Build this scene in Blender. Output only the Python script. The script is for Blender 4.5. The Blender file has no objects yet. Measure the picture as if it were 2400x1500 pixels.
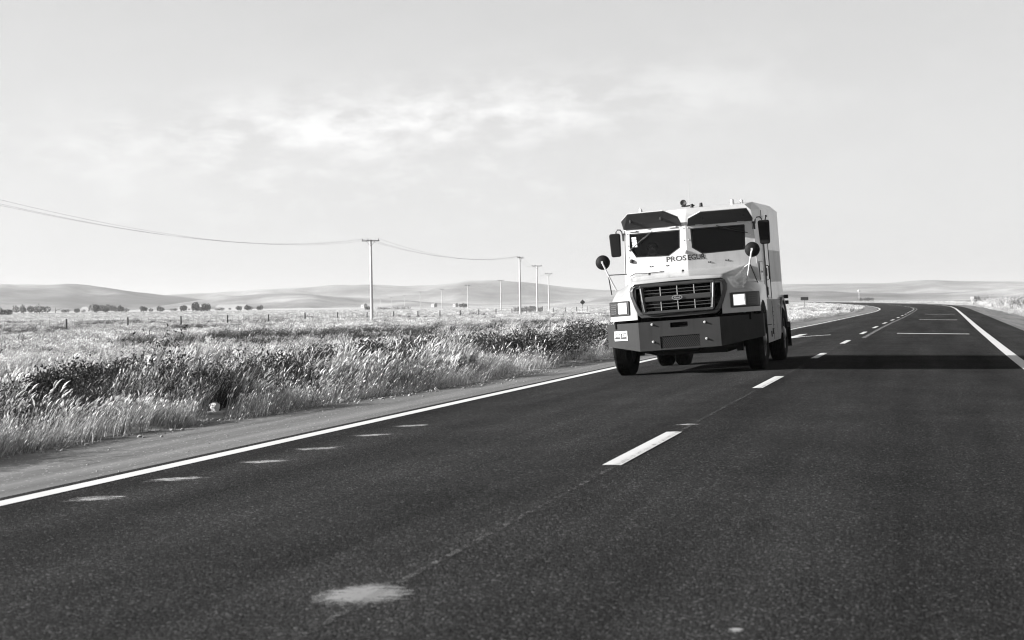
import bpy, bmesh, math, random
import numpy as np
from mathutils import Vector, Matrix
from mathutils.geometry import tessellate_polygon

S = bpy.context.scene
COL = S.collection
R = math.radians
rnd = random.Random(7)
rng = np.random.default_rng(11)

# ------------------------------------------------------------------ camera
EYE = 1.075                                   # eye height over the crown of the road
PITCH, ROLL = math.atan(35 / 3333.0), R(0.9)
cam_d = bpy.data.cameras.new('camera')
cam = bpy.data.objects.new('camera', cam_d)
COL.objects.link(cam)
S.camera = cam
cam_d.sensor_width, cam_d.lens = 36.0, 50.0
cam_d.clip_start, cam_d.clip_end = 0.1, 30000.0
cam_d.dof.use_dof = True
cam_d.dof.focus_distance = 22.5
cam_d.dof.aperture_fstop = 4.5
r0 = Vector((1, 0, 0)); fw = Vector((0, math.cos(PITCH), -math.sin(PITCH))); u0 = Vector((0, math.sin(PITCH), math.cos(PITCH)))
cr = r0 * math.cos(ROLL) - u0 * math.sin(ROLL)
cu = u0 * math.cos(ROLL) + r0 * math.sin(ROLL)
cam.matrix_world = Matrix(((cr.x, cu.x, -fw.x, 0), (cr.y, cu.y, -fw.y, 0), (cr.z, cu.z, -fw.z, EYE), (0, 0, 0, 1)))

# road frame: D runs along the road away from the viewer, N to its right
PSI = R(16.2362)
D = Vector((math.sin(PSI), math.cos(PSI), 0)); N = Vector((math.cos(PSI), -math.sin(PSI), 0))

# ------------------------------------------------------------------ light
SUN_EL, SUN_FRONT = R(18.5), R(18.5)
SUN_STRENGTH, SKY_STRENGTH, EXPOSURE = 4.9, 0.066, 1.7
to_sun = (-N * math.cos(SUN_FRONT) - D * math.sin(SUN_FRONT)) * math.cos(SUN_EL) + Vector((0, 0, math.sin(SUN_EL)))
sun_d = bpy.data.lights.new('sun', 'SUN'); sun_d.energy = SUN_STRENGTH; sun_d.angle = R(0.55); sun_d.color = (1.0, 0.99, 0.98)
sun = bpy.data.objects.new('sun', sun_d); COL.objects.link(sun)
sun.rotation_euler = to_sun.to_track_quat('Z', 'Y').to_euler()
sun.location = (-30, -10, 40)
S.view_settings.view_transform = 'Standard'
S.view_settings.look = 'None'
S.view_settings.exposure = EXPOSURE
S.view_settings.gamma = 1.0
S.view_settings.use_curve_mapping = False

class NT:
    """small helper round a node tree"""
    def __init__(self, t): self.t = t; self.n = t.nodes; self.l = t.links
    def new(self, kind, **kw):
        nd = self.n.new(kind)
        for k, v in kw.items():
            if k.startswith('i_'):
                nd.inputs[int(k[2:])].default_value = v
            else: setattr(nd, k, v)
        return nd
    def link(self, a, b): self.l.new(a, b)
    def math(self, op, a, b=None, c=None, clamp=False):
        nd = self.n.new('ShaderNodeMath'); nd.operation = op; nd.use_clamp = clamp
        for i, v in enumerate((a, b, c)):
            if v is None: continue
            if isinstance(v, (int, float)): nd.inputs[i].default_value = v
            else: self.l.new(v, nd.inputs[i])
        return nd.outputs[0]
    def mixf(self, f, a, b):
        nd = self.n.new('ShaderNodeMix'); nd.data_type = 'FLOAT'
        for s, v in ((nd.inputs[0], f), (nd.inputs[2], a), (nd.inputs[3], b)):
            if isinstance(v, (int, float)): s.default_value = v
            else: self.l.new(v, s)
        return nd.outputs[0]
    def ramp(self, f, stops, mode='LINEAR'):
        nd = self.n.new('ShaderNodeValToRGB'); e = nd.color_ramp.elements; nd.color_ramp.interpolation = mode
        while len(e) < len(stops): e.new(0.5)
        for el, (p, v) in zip(e, stops): el.position = p; el.color = (v, v, v, 1)
        self.l.new(f, nd.inputs[0]); return nd.outputs[0]
    def noise(self, vec, scale, detail=3, rough=0.55, dist=0.0):
        nd = self.n.new('ShaderNodeTexNoise'); nd.inputs['Scale'].default_value = scale
        nd.inputs['Detail'].default_value = detail; nd.inputs['Roughness'].default_value = rough
        nd.inputs['Distortion'].default_value = dist
        if vec is not None: self.l.new(vec, nd.inputs['Vector'])
        return nd.outputs['Fac']
    def voro(self, vec, scale, feature='F1'):
        nd = self.n.new('ShaderNodeTexVoronoi'); nd.feature = feature; nd.inputs['Scale'].default_value = scale
        self.l.new(vec, nd.inputs['Vector']); return nd
    def mapping(self, vec, scale=(1, 1, 1), rot=(0, 0, 0), loc=(0, 0, 0)):
        nd = self.n.new('ShaderNodeMapping'); nd.inputs['Scale'].default_value = scale
        nd.inputs['Rotation'].default_value = rot; nd.inputs['Location'].default_value = loc
        self.l.new(vec, nd.inputs['Vector']); return nd.outputs[0]
    def road(self, vec, scale):
        """coordinates turned so that y runs along the road, then stretched"""
        return self.mapping(self.mapping(vec, rot=(0, 0, PSI)), scale)

# world: a clear low-sun sky turned to black and white, with thin clouds above the plain
W = bpy.data.worlds.new('World'); S.world = W; W.use_nodes = True
w = NT(W.node_tree); w.n.clear()
sky = w.new('ShaderNodeTexSky'); sky.sky_type = 'NISHITA'; sky.sun_disc = False
sky.sun_elevation = SUN_EL
sky.sun_rotation = math.atan2(to_sun.x, to_sun.y)
sky.altitude = 30; sky.air_density = 1.0; sky.dust_density = 2.2; sky.ozone_density = 1.0
sep = w.new('ShaderNodeSeparateColor'); w.link(sky.outputs[0], sep.inputs[0])
bw = w.math('ADD', w.math('MULTIPLY', sep.outputs[0], 0.9), w.math('MULTIPLY', sep.outputs[1], 0.1))
tc = w.new('ShaderNodeTexCoord'); sx = w.new('ShaderNodeSeparateXYZ'); w.link(tc.outputs['Generated'], sx.inputs[0])
az = w.math('MULTIPLY', w.math('ARCTAN2', sx.outputs[0], sx.outputs[1]), 57.2958)
el = w.math('MULTIPLY', w.math('ARCSINE', sx.outputs[2]), 57.2958)
cv = w.new('ShaderNodeCombineXYZ'); w.link(az, cv.inputs[0]); w.link(w.math('MULTIPLY', el, 2.2), cv.inputs[1])
def gauss(v, c, s):
    d = w.math('DIVIDE', w.math('SUBTRACT', v, c), s)
    return w.math('POWER', 2.71828, w.math('MULTIPLY', w.math('MULTIPLY', d, d), -1.0))
c1 = w.noise(cv.outputs[0], 0.17, 8, 0.56, 0.2)
c2 = w.noise(cv.outputs[0], 0.55, 6, 0.6, 0.1)
c3 = w.noise(cv.outputs[0], 0.07, 2, 0.5)
band1 = gauss(w.math('SUBTRACT', el, w.math('MULTIPLY', az, 0.07)), 7.7, 1.35)
band2 = gauss(el, 4.6, 1.5)
big = w.math('ADD', gauss(az, -5.0, 12.5), w.math('MULTIPLY', w.ramp(c3, [(0.45, 0.0), (0.65, 1.0)]), w.ramp(w.math('DIVIDE', w.math('ABSOLUTE', az), 90.0), [(0.3, 0.0), (0.5, 1.0)])), clamp=True)
c12 = w.math('ADD', w.math('MULTIPLY', c1, 0.55), w.math('MULTIPLY', c2, 0.45))
m1 = w.math('MULTIPLY', w.ramp(c12, [(0.445, 0.0), (0.585, 1.0)]), w.math('MULTIPLY', w.math('MULTIPLY', band1, big), 1.1))
m2 = w.math('MULTIPLY', w.ramp(c2, [(0.5, 0.0), (0.75, 1.0)]), w.math('MULTIPLY', w.math('MULTIPLY', band2, big), 0.6))
veil = w.math('MULTIPLY', w.ramp(c1, [(0.35, 0.0), (0.8, 1.0)]), 0.10)
cl = w.math('ADD', w.math('ADD', m1, m2), veil, clamp=True)
CLOUD, VEIL = 0.335, 0.252
veil2 = w.math('MULTIPLY', w.math('POWER', 2.71828, w.math('MULTIPLY', w.math('POWER', w.math('DIVIDE', el, 24.0), 2.0), -1.0)), 0.75)
skyv = w.mixf(veil2, w.math('MULTIPLY', bw, SKY_STRENGTH), VEIL)
bgv = w.mixf(w.math('MULTIPLY', cl, 0.75), skyv, CLOUD)
comb = w.new('ShaderNodeCombineColor')
for i in range(3): w.link(bgv, comb.inputs[i])
bg = w.new('ShaderNodeBackground'); bg.inputs['Strength'].default_value = 1.0
w.link(comb.outputs[0], bg.inputs['Color'])
wo = w.new('ShaderNodeOutputWorld'); w.link(bg.outputs[0], wo.inputs['Surface'])

S.render.engine = 'CYCLES'
S.cycles.max_bounces = 6; S.cycles.diffuse_bounces = 3; S.cycles.glossy_bounces = 3
S.cycles.transparent_max_bounces = 12; S.cycles.transmission_bounces = 4; S.cycles.volume_bounces = 0
S.cycles.use_denoising = True
S.cycles.denoiser = 'OPENIMAGEDENOISE'; S.cycles.denoising_input_passes = 'RGB_ALBEDO_NORMAL'; S.cycles.denoising_prefilter = 'ACCURATE'
S.cycles.pixel_filter_type = 'BLACKMAN_HARRIS'; S.cycles.filter_width = 1.15
S.cycles.sample_clamp_indirect = 4.0
S.cycles.caustics_reflective = False; S.cycles.caustics_refractive = False

# ------------------------------------------------------------------ materials
def mat(name):
    m = bpy.data.materials.new(name); m.use_nodes = True
    t = NT(m.node_tree); b = t.n['Principled BSDF']
    b.inputs['Specular IOR Level'].default_value = 0.4
    return m, t, b
def grey(t, b, v):
    if isinstance(v, (int, float)): b.inputs['Base Color'].default_value = (v, v, v, 1)
    else:
        c = t.new('ShaderNodeCombineColor')
        for i in range(3): t.link(v, c.inputs[i])
        t.link(c.outputs[0], b.inputs['Base Color'])
def plain(name, v, rough=0.6, metal=0.0, spec=0.4, var=0.12, scale=6.0, bump=0.0):
    """one colour with a little grain and wear in it"""
    m, t, b = mat(name)
    tc = t.new('ShaderNodeTexCoord').outputs['Object']
    n1 = t.noise(tc, scale, 5, 0.6)
    grey(t, b, t.mixf(n1, v * (1 - var), v * (1 + var)))
    b.inputs['Roughness'].default_value = rough; b.inputs['Metallic'].default_value = metal
    b.inputs['Specular IOR Level'].default_value = spec
    if bump:
        bp = t.new('ShaderNodeBump'); bp.inputs['Strength'].default_value = bump; bp.inputs['Distance'].default_value = 0.01
        t.link(t.noise(tc, scale * 6, 4), bp.inputs['Height']); t.link(bp.outputs[0], b.inputs['Normal'])
    return m

M = {}
def paint(name, v, rough, dirt, coat):
    m, t, b = mat(name)
    tc = t.new('ShaderNodeTexCoord').outputs['Object']
    big = t.noise(tc, 1.6, 5, 0.62)
    stre = t.noise(t.mapping(tc, (9, 9, 0.9)), 1.3, 5, 0.6)
    d = t.math('MULTIPLY', t.math('ADD', t.ramp(big, [(0.45, 0), (0.75, 1)]), t.ramp(stre, [(0.5, 0), (0.8, 1)])), dirt, clamp=True)
    spots = t.ramp(t.noise(tc, 34, 3, 0.6), [(0.68, 0), (0.76, 1)])
    d = t.math('ADD', d, t.math('MULTIPLY', spots, dirt * 0.6), clamp=True)
    grey(t, b, t.mixf(d, v, v * 0.35))
    t.link(t.mixf(d, rough, 0.65), b.inputs['Roughness'])
    b.inputs['Coat Weight'].default_value = coat; b.inputs['Coat Roughness'].default_value = 0.12
    bp = t.new('ShaderNodeBump'); bp.inputs['Strength'].default_value = 0.06; bp.inputs['Distance'].default_value = 0.02
    t.link(t.noise(tc, 3.0, 2), bp.inputs['Height']); t.link(bp.outputs[0], b.inputs['Normal'])
    return m
M['white'] = paint('white_paint', 0.41, 0.35, 0.26, 0.35)
M['hood'] = paint('hood_paint', 0.275, 0.3, 0.22, 0.5)
M['skirt'] = paint('skirt_paint', 0.12, 0.5, 0.5, 0.0)
M['bumper'] = paint('bumper_paint', 0.030, 0.75, 0.4, 0.0)
M['bumper'].node_tree.nodes['Principled BSDF'].inputs['Specular IOR Level'].default_value = 0.12
M['underside'] = plain('visor_underside', 0.045, 0.7, spec=.15)
M['plastic'] = plain('dark_plastic', 0.014, 0.42, var=0.3)
M['frame_grey'] = plain('grille_grey', 0.03, 0.33, var=0.25)
M['black'] = plain('black_metal', 0.012, 0.6)
M['bar'] = plain('grille_bar', 0.06, 0.4)
M['void'] = plain('grille_void', 0.002, 0.9, spec=0.1)
M['chassis'] = plain('chassis_grime', 0.016, 0.8, var=0.4)
M['chrome'] = plain('chrome', 0.55, 0.22, 1.0)
M['steel'] = plain('steel_tube', 0.5, 0.4, 0.2)
M['letter'] = plain('black_lettering', 0.012, 0.5)
M['platewhite'] = plain('plate_white', 0.7, 0.5)
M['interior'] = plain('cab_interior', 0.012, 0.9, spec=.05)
M['skin'] = plain('skin', 0.45, 0.55)
M['cloth'] = plain('shirt_cloth', 0.08, 0.9)
M['hair'] = plain('hair', 0.02, 0.6)
M['concrete'] = plain('pole_concrete', 0.42, 0.8, var=0.12, scale=2.0)
M['pole_arm'] = plain('pole_arm_metal', 0.06, 0.7)
M['wood_dark'] = plain('weathered_post', 0.035, 0.9, var=0.4)
M['wire_pale'] = plain('galvanised_wire', 0.4, 0.6)
M['cable'] = plain('aluminium_cable', 0.10, 0.6)
M['stone'] = plain('roadside_stone', 0.26, 0.9, var=0.45, scale=9, bump=0.4)
M['rock'] = plain('pale_rock', 0.62, 0.85, var=0.2, scale=9, bump=0.5)
M['shed'] = plain('pale_sheet', 0.25, 0.6)
M['roofgrey'] = plain('roof_sheet', 0.16, 0.6)
M['bark'] = plain('bark', 0.06, 0.9)

def rubber():
    m, t, b = mat('tyre_rubber')
    tc = t.new('ShaderNodeTexCoord').outputs['Object']
    grey(t, b, t.mixf(t.ramp(t.noise(tc, 7, 4), [(0.4, 0), (0.7, 1)]), 0.003, 0.011))
    b.inputs['Roughness'].default_value = 0.9; b.inputs['Specular IOR Level'].default_value = 0.03
    return m
M['rubber'] = rubber()

def glass(name, tint, rough=0.03):
    m, t, b = mat(name)
    out = t.n['Material Output']
    tr = t.new('ShaderNodeBsdfTransparent'); tr.inputs[0].default_value = (tint, tint, tint, 1)
    gl = t.new('ShaderNodeBsdfGlossy'); gl.inputs['Roughness'].default_value = rough; gl.inputs[0].default_value = (0.6, 0.6, 0.6, 1)
    fr = t.new('ShaderNodeFresnel'); fr.inputs[0].default_value = 1.45
    mx = t.new('ShaderNodeMixShader'); t.link(t.math('MULTIPLY', fr.outputs[0], 0.5), mx.inputs[0]); t.link(tr.outputs[0], mx.inputs[1]); t.link(gl.outputs[0], mx.inputs[2])
    t.link(mx.outputs[0], out.inputs[0])
    return m
M['glass'] = glass('armoured_glass', 0.62)
def lamp(name, v, strength, stripes=0):
    m, t, b = mat(name)
    grey(t, b, v); b.inputs['Roughness'].default_value = 0.15
    tc = t.new('ShaderNodeTexCoord').outputs['Object']
    n = t.ramp(t.noise(tc, 22, 2), [(0.3, 0.55), (0.65, 1)])
    b.inputs['Emission Color'].default_value = (1, 1, 1, 1)
    t.link(t.math('MULTIPLY', n, strength), b.inputs['Emission Strength'])
    return m
M['lamp_on'] = lamp('headlamp_lit', 0.6, 0.9)
M['lamp_edge'] = lamp('headlamp_rim', 0.4, 0.13)
M['lamp_half'] = lamp('headlamp_lit_side', 0.4, 0.10)
M['mirror'] = plain('mirror_back', 0.010, 0.6, spec=.06)
M['panel'] = paint('panel_paint', 0.39, 0.5, 0.3, 0.0)

# --- ground materials (object coordinates are metres)
def asphalt():
    m, t, b = mat('asphalt')
    tc = t.new('ShaderNodeTexCoord').outputs['Object']
    v = t.voro(tc, 110.0)
    cell = t.new('ShaderNodeSeparateColor'); t.link(v.outputs['Color'], cell.inputs[0])
    stones = t.ramp(cell.outputs[0], [(0.0, 0.014), (0.6, 0.023), (0.88, 0.035), (0.97, 0.055), (1.0, 0.10)])
    fine = t.noise(tc, 38, 4, 0.7)
    big = t.noise(t.road(tc, (0.9, 0.04, 1)), 1.4, 5, 0.6)
    blotch = t.noise(tc, 0.7, 4, 0.6)
    col = t.math('MULTIPLY', stones, t.mixf(fine, 0.55, 1.45))
    col = t.math('MULTIPLY', col, t.mixf(t.ramp(big, [(0.3, 0), (0.7, 1)]), 0.70, 1.34))
    col = t.math('MULTIPLY', col, t.mixf(t.ramp(blotch, [(0.3, 0), (0.7, 1)]), 0.86, 1.16))
    grey(t, b, col)
    b.inputs['Roughness'].default_value = 0.95; b.inputs['Specular IOR Level'].default_value = 0.0
    h = t.math('ADD', t.math('MULTIPLY', t.math('SUBTRACT', 1.0, v.outputs['Distance']), 0.6), t.math('MULTIPLY', t.noise(tc, 20, 5, 0.75), 0.9))
    bp = t.new('ShaderNodeBump'); bp.inputs['Strength'].default_value = 0.75; bp.inputs['Distance'].default_value = 0.006
    t.link(h, bp.inputs['Height']); t.link(bp.outputs[0], b.inputs['Normal'])
    return m
M['asphalt'] = asphalt()
def shoulder():
    m, t, b = mat('shoulder_gravel')
    tc = t.new('ShaderNodeTexCoord').outputs['Object']
    along = t.noise(t.road(tc, (2.2, 0.07, 1)), 1.0, 5, 0.6)
    fine = t.noise(tc, 55, 4, 0.7)
    patch = t.noise(tc, 1.1, 4, 0.6)
    pk = t.voro(tc, 60)
    cell = t.new('ShaderNodeSeparateColor'); t.link(pk.outputs['Color'], cell.inputs[0])
    v = t.mixf(t.ramp(along, [(0.32, 0), (0.66, 1)]), 0.07, 0.15)
    v = t.math('MULTIPLY', v, t.mixf(fine, 0.6, 1.4))
    v = t.math('MULTIPLY', v, t.mixf(patch, 0.85, 1.15))
    v = t.math('ADD', v, t.math('MULTIPLY', t.ramp(cell.outputs[1], [(0.97, 0), (0.99, 1)]), 0.2))
    grey(t, b, v); b.inputs['Roughness'].default_value = 0.95; b.inputs['Specular IOR Level'].default_value = 0.15
    bp = t.new('ShaderNodeBump'); bp.inputs['Strength'].default_value = 0.5; bp.inputs['Distance'].default_value = 0.006
    t.link(t.noise(tc, 30, 5, 0.7), bp.inputs['Height']); t.link(bp.outputs[0], b.inputs['Normal'])
    return m
M['shoulder'] = shoulder()
def terrain_mat():
    m, t, b = mat('dry_grassland')
    tc = t.new('ShaderNodeTexCoord').outputs['Object']
    f1 = t.noise(tc, 0.55, 6, 0.65)
    f2 = t.noise(t.mapping(tc, (1, 1, 1)), 0.045, 5, 0.6)
    f3 = t.noise(t.mapping(tc, (0.0016, 0.006, 1), (0, 0, 0.15)), 1.0, 4, 0.55)
    f4 = t.noise(tc, 9, 4, 0.7)
    v = t.mixf(t.ramp(f2, [(0.35, 0), (0.62, 1)]), 0.26, 0.44)
    v = t.math('MULTIPLY', v, t.mixf(t.ramp(f1, [(0.3, 0), (0.6, 1)]), 0.55, 1.1))
    v = t.math('MULTIPLY', v, t.mixf(t.ramp(f3, [(0.38, 0), (0.56, 1)]), 0.55, 1.25))
    v = t.math('MULTIPLY', v, t.mixf(f4, 0.7, 1.3))
    grey(t, b, v); b.inputs['Roughness'].default_value = 1.0; b.inputs['Specular IOR Level'].default_value = 0.1
    return m
M['terrain'] = terrain_mat()
def hill_mat():
    m, t, b = mat('hill_grass')
    tc = t.new('ShaderNodeTexCoord').outputs['Object']
    f = t.noise(t.mapping(tc, (0.0018, 0.0018, 0.012)), 1.0, 6, 0.6)
    g = t.noise(t.mapping(tc, (0.012, 0.012, 0.03)), 1.0, 5, 0.6)
    v = t.mixf(t.ramp(f, [(0.38, 0), (0.60, 1)]), 0.09, 0.30)
    v = t.math('MULTIPLY', v, t.mixf(t.ramp(g, [(0.3, 0), (0.65, 1)]), 0.6, 1.3))
    grey(t, b, v); b.inputs['Roughness'].default_value = 1.0; b.inputs['Specular IOR Level'].default_value = 0.0
    return m
M['hill'] = hill_mat()
def marking(name, v, lo, hi, scale=16.0, soft=0.0, sw=4.5, e0=0.25, e1=1.05):
    """road paint, worn through to the asphalt where the noise is low"""
    m, t, b = mat(name)
    out = t.n['Material Output']
    tc = t.new('ShaderNodeTexCoord').outputs['Object']
    n = t.math('ADD', t.math('MULTIPLY', t.noise(tc, scale, 4, 0.7), 0.6), t.math('MULTIPLY', t.noise(tc, scale * 6, 3, 0.7), 0.4))
    mask = t.ramp(n, [(lo, 0), (hi, 1)])
    streak = t.noise(t.road(tc, (7.0, 34.0, 1)), 1.0, 4, 0.65)
    if soft:
        uv = t.new('ShaderNodeUVMap'); s = t.new('ShaderNodeSeparateXYZ'); t.link(uv.outputs[0], s.inputs[0])
        def edge(c):
            a = t.math('ABSOLUTE', t.math('SUBTRACT', t.math('MULTIPLY', c, 2.0), 1.0))
            return t.math('MULTIPLY', a, a)
        e = t.math('SUBTRACT', 1.0, t.math('ADD', edge(s.outputs[0]), edge(s.outputs[1])), clamp=True)
        mask = t.math('MULTIPLY', t.ramp(t.math('ADD', e, t.math('ADD', t.math('MULTIPLY', t.math('SUBTRACT', n, 0.5), 2.4), t.math('MULTIPLY', t.math('SUBTRACT', streak, 0.52), sw))), [(e0, 0), (e1, 1)]), soft)
    grey(t, b, t.math('MULTIPLY', t.mixf(t.noise(tc, 2.5, 4), 0.85, 1.12), v))
    b.inputs['Roughness'].default_value = 0.7
    bp = t.new('ShaderNodeBump'); bp.inputs['Strength'].default_value = 0.5; bp.inputs['Distance'].default_value = 0.004
    t.link(t.noise(tc, 40, 4, 0.7), bp.inputs['Height']); t.link(bp.outputs[0], b.inputs['Normal'])
    tr = t.new('ShaderNodeBsdfTransparent'); mx = t.new('ShaderNodeMixShader')
    t.link(mask, mx.inputs[0]); t.link(tr.outputs[0], mx.inputs[1]); t.link(b.outputs[0], mx.inputs[2]); t.link(mx.outputs[0], out.inputs[0])
    return m
M['line'] = marking('line_paint', 0.46, 0.16, 0.3)
M['dash'] = marking('dash_paint', 0.44, 0.22, 0.36)
M['faint'] = marking('faint_line', 0.22, 0.40, 0.62)
M['worn'] = marking('worn_paint', 0.34, 0.0, 0.1, 14.0, 0.7)
M['blob'] = marking('blotted_paint', 0.24, 0.0, 0.1, 26.0, 0.7, 0.9, 0.25, 0.8)
M['joint'] = marking('joint_grit', 0.12, 0.49, 0.66, 13.0)

def grass_mat(name, lo, hi, trans=0.48, rough=0.7):
    m, t, b = mat(name)
    out = t.n['Material Output']
    oi = t.new('ShaderNodeObjectInfo')
    tc = t.new('ShaderNodeTexCoord').outputs['Object']
    ge = t.new('ShaderNodeNewGeometry')
    v = t.mixf(oi.outputs['Random'], lo, hi)
    v = t.math('MULTIPLY', v, t.mixf(ge.outputs['Random Per Island'], 0.55, 1.4))
    v = t.math('MULTIPLY', v, t.mixf(t.noise(ge.outputs['Position'], 0.35, 3), 0.7, 1.25))
    c = t.new('ShaderNodeCombineColor')
    for i in range(3): t.link(v, c.inputs[i])
    t.link(c.outputs[0], b.inputs['Base Color'])
    b.inputs['Roughness'].default_value = rough; b.inputs['Specular IOR Level'].default_value = 0.25
    tl = t.new('ShaderNodeBsdfTranslucent'); t.link(c.outputs[0], tl.inputs[0])
    mx = t.new('ShaderNodeMixShader'); mx.inputs[0].default_value = trans
    t.link(b.outputs[0], mx.inputs[1]); t.link(tl.outputs[0], mx.inputs[2]); t.link(mx.outputs[0], out.inputs[0])
    return m
M['straw'] = grass_mat('straw_blade', 0.26, 0.52)
M['plume'] = grass_mat('seed_plume', 0.44, 0.76, 0.5)
M['green'] = grass_mat('green_blade', 0.05, 0.13)
M['base'] = grass_mat('shaded_blade', 0.16, 0.36)
M['pale'] = grass_mat('pale_field_blade', 0.30, 0.50)
M['weed'] = grass_mat('dark_weed_leaf', 0.018, 0.05, 0.25, 0.6)
M['shrub'] = grass_mat('shrub_leaf', 0.022, 0.06, 0.2, 0.45)
M['tree'] = grass_mat('tree_leaf', 0.02, 0.04, 0.1, 0.8)

# ------------------------------------------------------------------ object helpers
def tag(o, label=None, cat=None, group=None, kind=None):
    if label: o['label'] = label
    if cat: o['category'] = cat
    if group: o['group'] = group
    if kind: o['kind'] = kind
    return o
def empty(name, mw):
    o = bpy.data.objects.new(name, None); COL.objects.link(o); o.matrix_world = mw; o.empty_display_size = 0.3
    return o
def link_mesh(name, me, parent=None):
    o = bpy.data.objects.new(name, me); COL.objects.link(o)
    if parent: o.parent = parent
    return o

class MB:
    def __init__(self): self.v = []; self.f = []; self.mi = []; self.cm = 0
    def add(self, vs, fs):
        k = len(self.v); self.v += [tuple(p) for p in vs]
        for f in fs: self.f.append(tuple(i + k for i in f)); self.mi.append(self.cm)
    def box(self, c, s, rot=None):
        c = Vector(c); h = Vector(s) * 0.5
        vs = [Vector((sx * h.x, sy * h.y, sz * h.z)) for sz in (-1, 1) for sy in (-1, 1) for sx in (-1, 1)]
        if rot is not None: vs = [rot @ p for p in vs]
        self.add([c + p for p in vs], [(0, 2, 3, 1), (4, 5, 7, 6), (0, 1, 5, 4), (2, 6, 7, 3), (0, 4, 6, 2), (1, 3, 7, 5)])
        return self
    def tube(self, pts, r, n=8, cap=True, r1=None):
        pts = [Vector(p) for p in pts]; m = len(pts); vs = []
        for i, p in enumerate(pts):
            a = pts[max(i - 1, 0)]; b = pts[min(i + 1, m - 1)]; t = (b - a).normalized()
            q = Vector((0, 0, 1)) if abs(t.z) < 0.9 else Vector((1, 0, 0))
            x = t.cross(q).normalized(); y = t.cross(x)
            rr = r if r1 is None else r + (r1 - r) * i / (m - 1)
            for k in range(n):
                g = 2 * math.pi * k / n; vs.append(p + (x * math.cos(g) + y * math.sin(g)) * rr)
        fs = [(i * n + k, i * n + (k + 1) % n, (i + 1) * n + (k + 1) % n, (i + 1) * n + k) for i in range(m - 1) for k in range(n)]
        if cap: fs += [tuple(range(n - 1, -1, -1)), tuple((m - 1) * n + k for k in range(n))]
        self.add(vs, fs); return self
    def lathe(self, prof, o, axis, n=24, closed=False):
        """profile of (radius, height along axis)"""
        o = Vector(o); t = Vector(axis).normalized(); q = Vector((0, 0, 1)) if abs(t.z) < 0.9 else Vector((1, 0, 0))
        x = t.cross(q).normalized(); y = t.cross(x); vs = []
        for (r, h) in prof:
            for k in range(n):
                g = 2 * math.pi * k / n; vs.append(o + t * h + (x * math.cos(g) + y * math.sin(g)) * r)
        m = len(prof); rows = m if closed else m - 1
        fs = [(i * n + k, i * n + (k + 1) % n, ((i + 1) % m) * n + (k + 1) % n, ((i + 1) % m) * n + k) for i in range(rows) for k in range(n)]
        self.add(vs, fs); return self
    def prism(self, poly, off):
        """closed plate: polygon of 3-D points thickened by a vector"""
        a = [Vector(p) for p in poly]; off = Vector(off); n = len(a); vs = a + [p + off for p in a]
        fs = [tuple(range(n)), tuple(range(2 * n - 1, n - 1, -1))] + [(i, n + i, n + (i + 1) % n, (i + 1) % n) for i in range(n)]
        self.add(vs, fs); return self
    def ring(self, outer, inner, off):
        """plate with a hole, thickened by a vector"""
        off = Vector(off); a = [Vector(p) for p in outer]; b = [Vector(p) for p in inner]; k = len(a); n = k + len(b)
        tri = tessellate_polygon([a, b]); vs = a + b
        self.add(vs + [p + off for p in vs], [tuple(t) for t in tri] + [tuple(i + n for i in reversed(t)) for t in tri]
                 + [(i, (i + 1) % k, n + (i + 1) % k, n + i) for i in range(k)]
                 + [(k + i, k + (i + 1) % len(b), n + k + (i + 1) % len(b), n + k + i) for i in range(len(b))])
        return self
    def build(self, name, mats, parent=None, xf=None, smooth=None, bevel=0.0, seg=2):
        me = bpy.data.meshes.new(name)
        vs = [xf @ Vector(p) for p in self.v] if xf is not None else self.v
        me.from_pydata(vs, [], self.f)
        for m in (mats if isinstance(mats, (list, tuple)) else [mats]): me.materials.append(m)
        me.polygons.foreach_set('material_index', self.mi)
        bm = bmesh.new(); bm.from_mesh(me); bmesh.ops.recalc_face_normals(bm, faces=bm.faces); bm.to_mesh(me); bm.free()
        me.update()
        if smooth is not None: me.shade_smooth() if smooth >= 180 else me.set_sharp_from_angle(angle=R(smooth))
        if smooth is not None and smooth < 180:
            me.polygons.foreach_set('use_smooth', [True] * len(me.polygons))
        o = link_mesh(name, me, parent)
        if bevel:
            b = o.modifiers.new('bevel', 'BEVEL'); b.width = bevel; b.segments = seg; b.limit_method = 'ANGLE'; b.angle_limit = R(35)
        return o

def text_mesh(body, size, extrude=0.002, bold=0.0, shear=0.0):
    cu = bpy.data.curves.new('lettering', 'FONT'); cu.body = body; cu.size = size; cu.extrude = extrude; cu.offset = bold; cu.shear = shear
    cu.resolution_u = 4
    o = bpy.data.objects.new('lettering', cu); COL.objects.link(o); bpy.context.view_layer.update()
    me = bpy.data.meshes.new_from_object(o.evaluated_get(bpy.context.evaluated_depsgraph_get()))
    bpy.data.objects.remove(o); bpy.data.curves.remove(cu)
    return me
def place_text(name, me, m, parent, tgt_w, x0, y0, tgt_h=None):
    """fit the lettering into a width (and height) at x0, y0 of the plane given by matrix m"""
    co = np.empty(len(me.vertices) * 3); me.vertices.foreach_get('co', co); co = co.reshape(-1, 3)
    lo, hi = co.min(0), co.max(0); sx = tgt_w / (hi[0] - lo[0]); sy = sx if tgt_h is None else tgt_h / (hi[1] - lo[1])
    co[:, 0] = (co[:, 0] - lo[0]) * sx + x0; co[:, 1] = (co[:, 1] - lo[1]) * sy + y0
    A = np.array(m); co = co @ A[:3, :3].T + A[:3, 3]
    me.vertices.foreach_set('co', co.ravel()); me.update()
    return link_mesh(name, me, parent)

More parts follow.
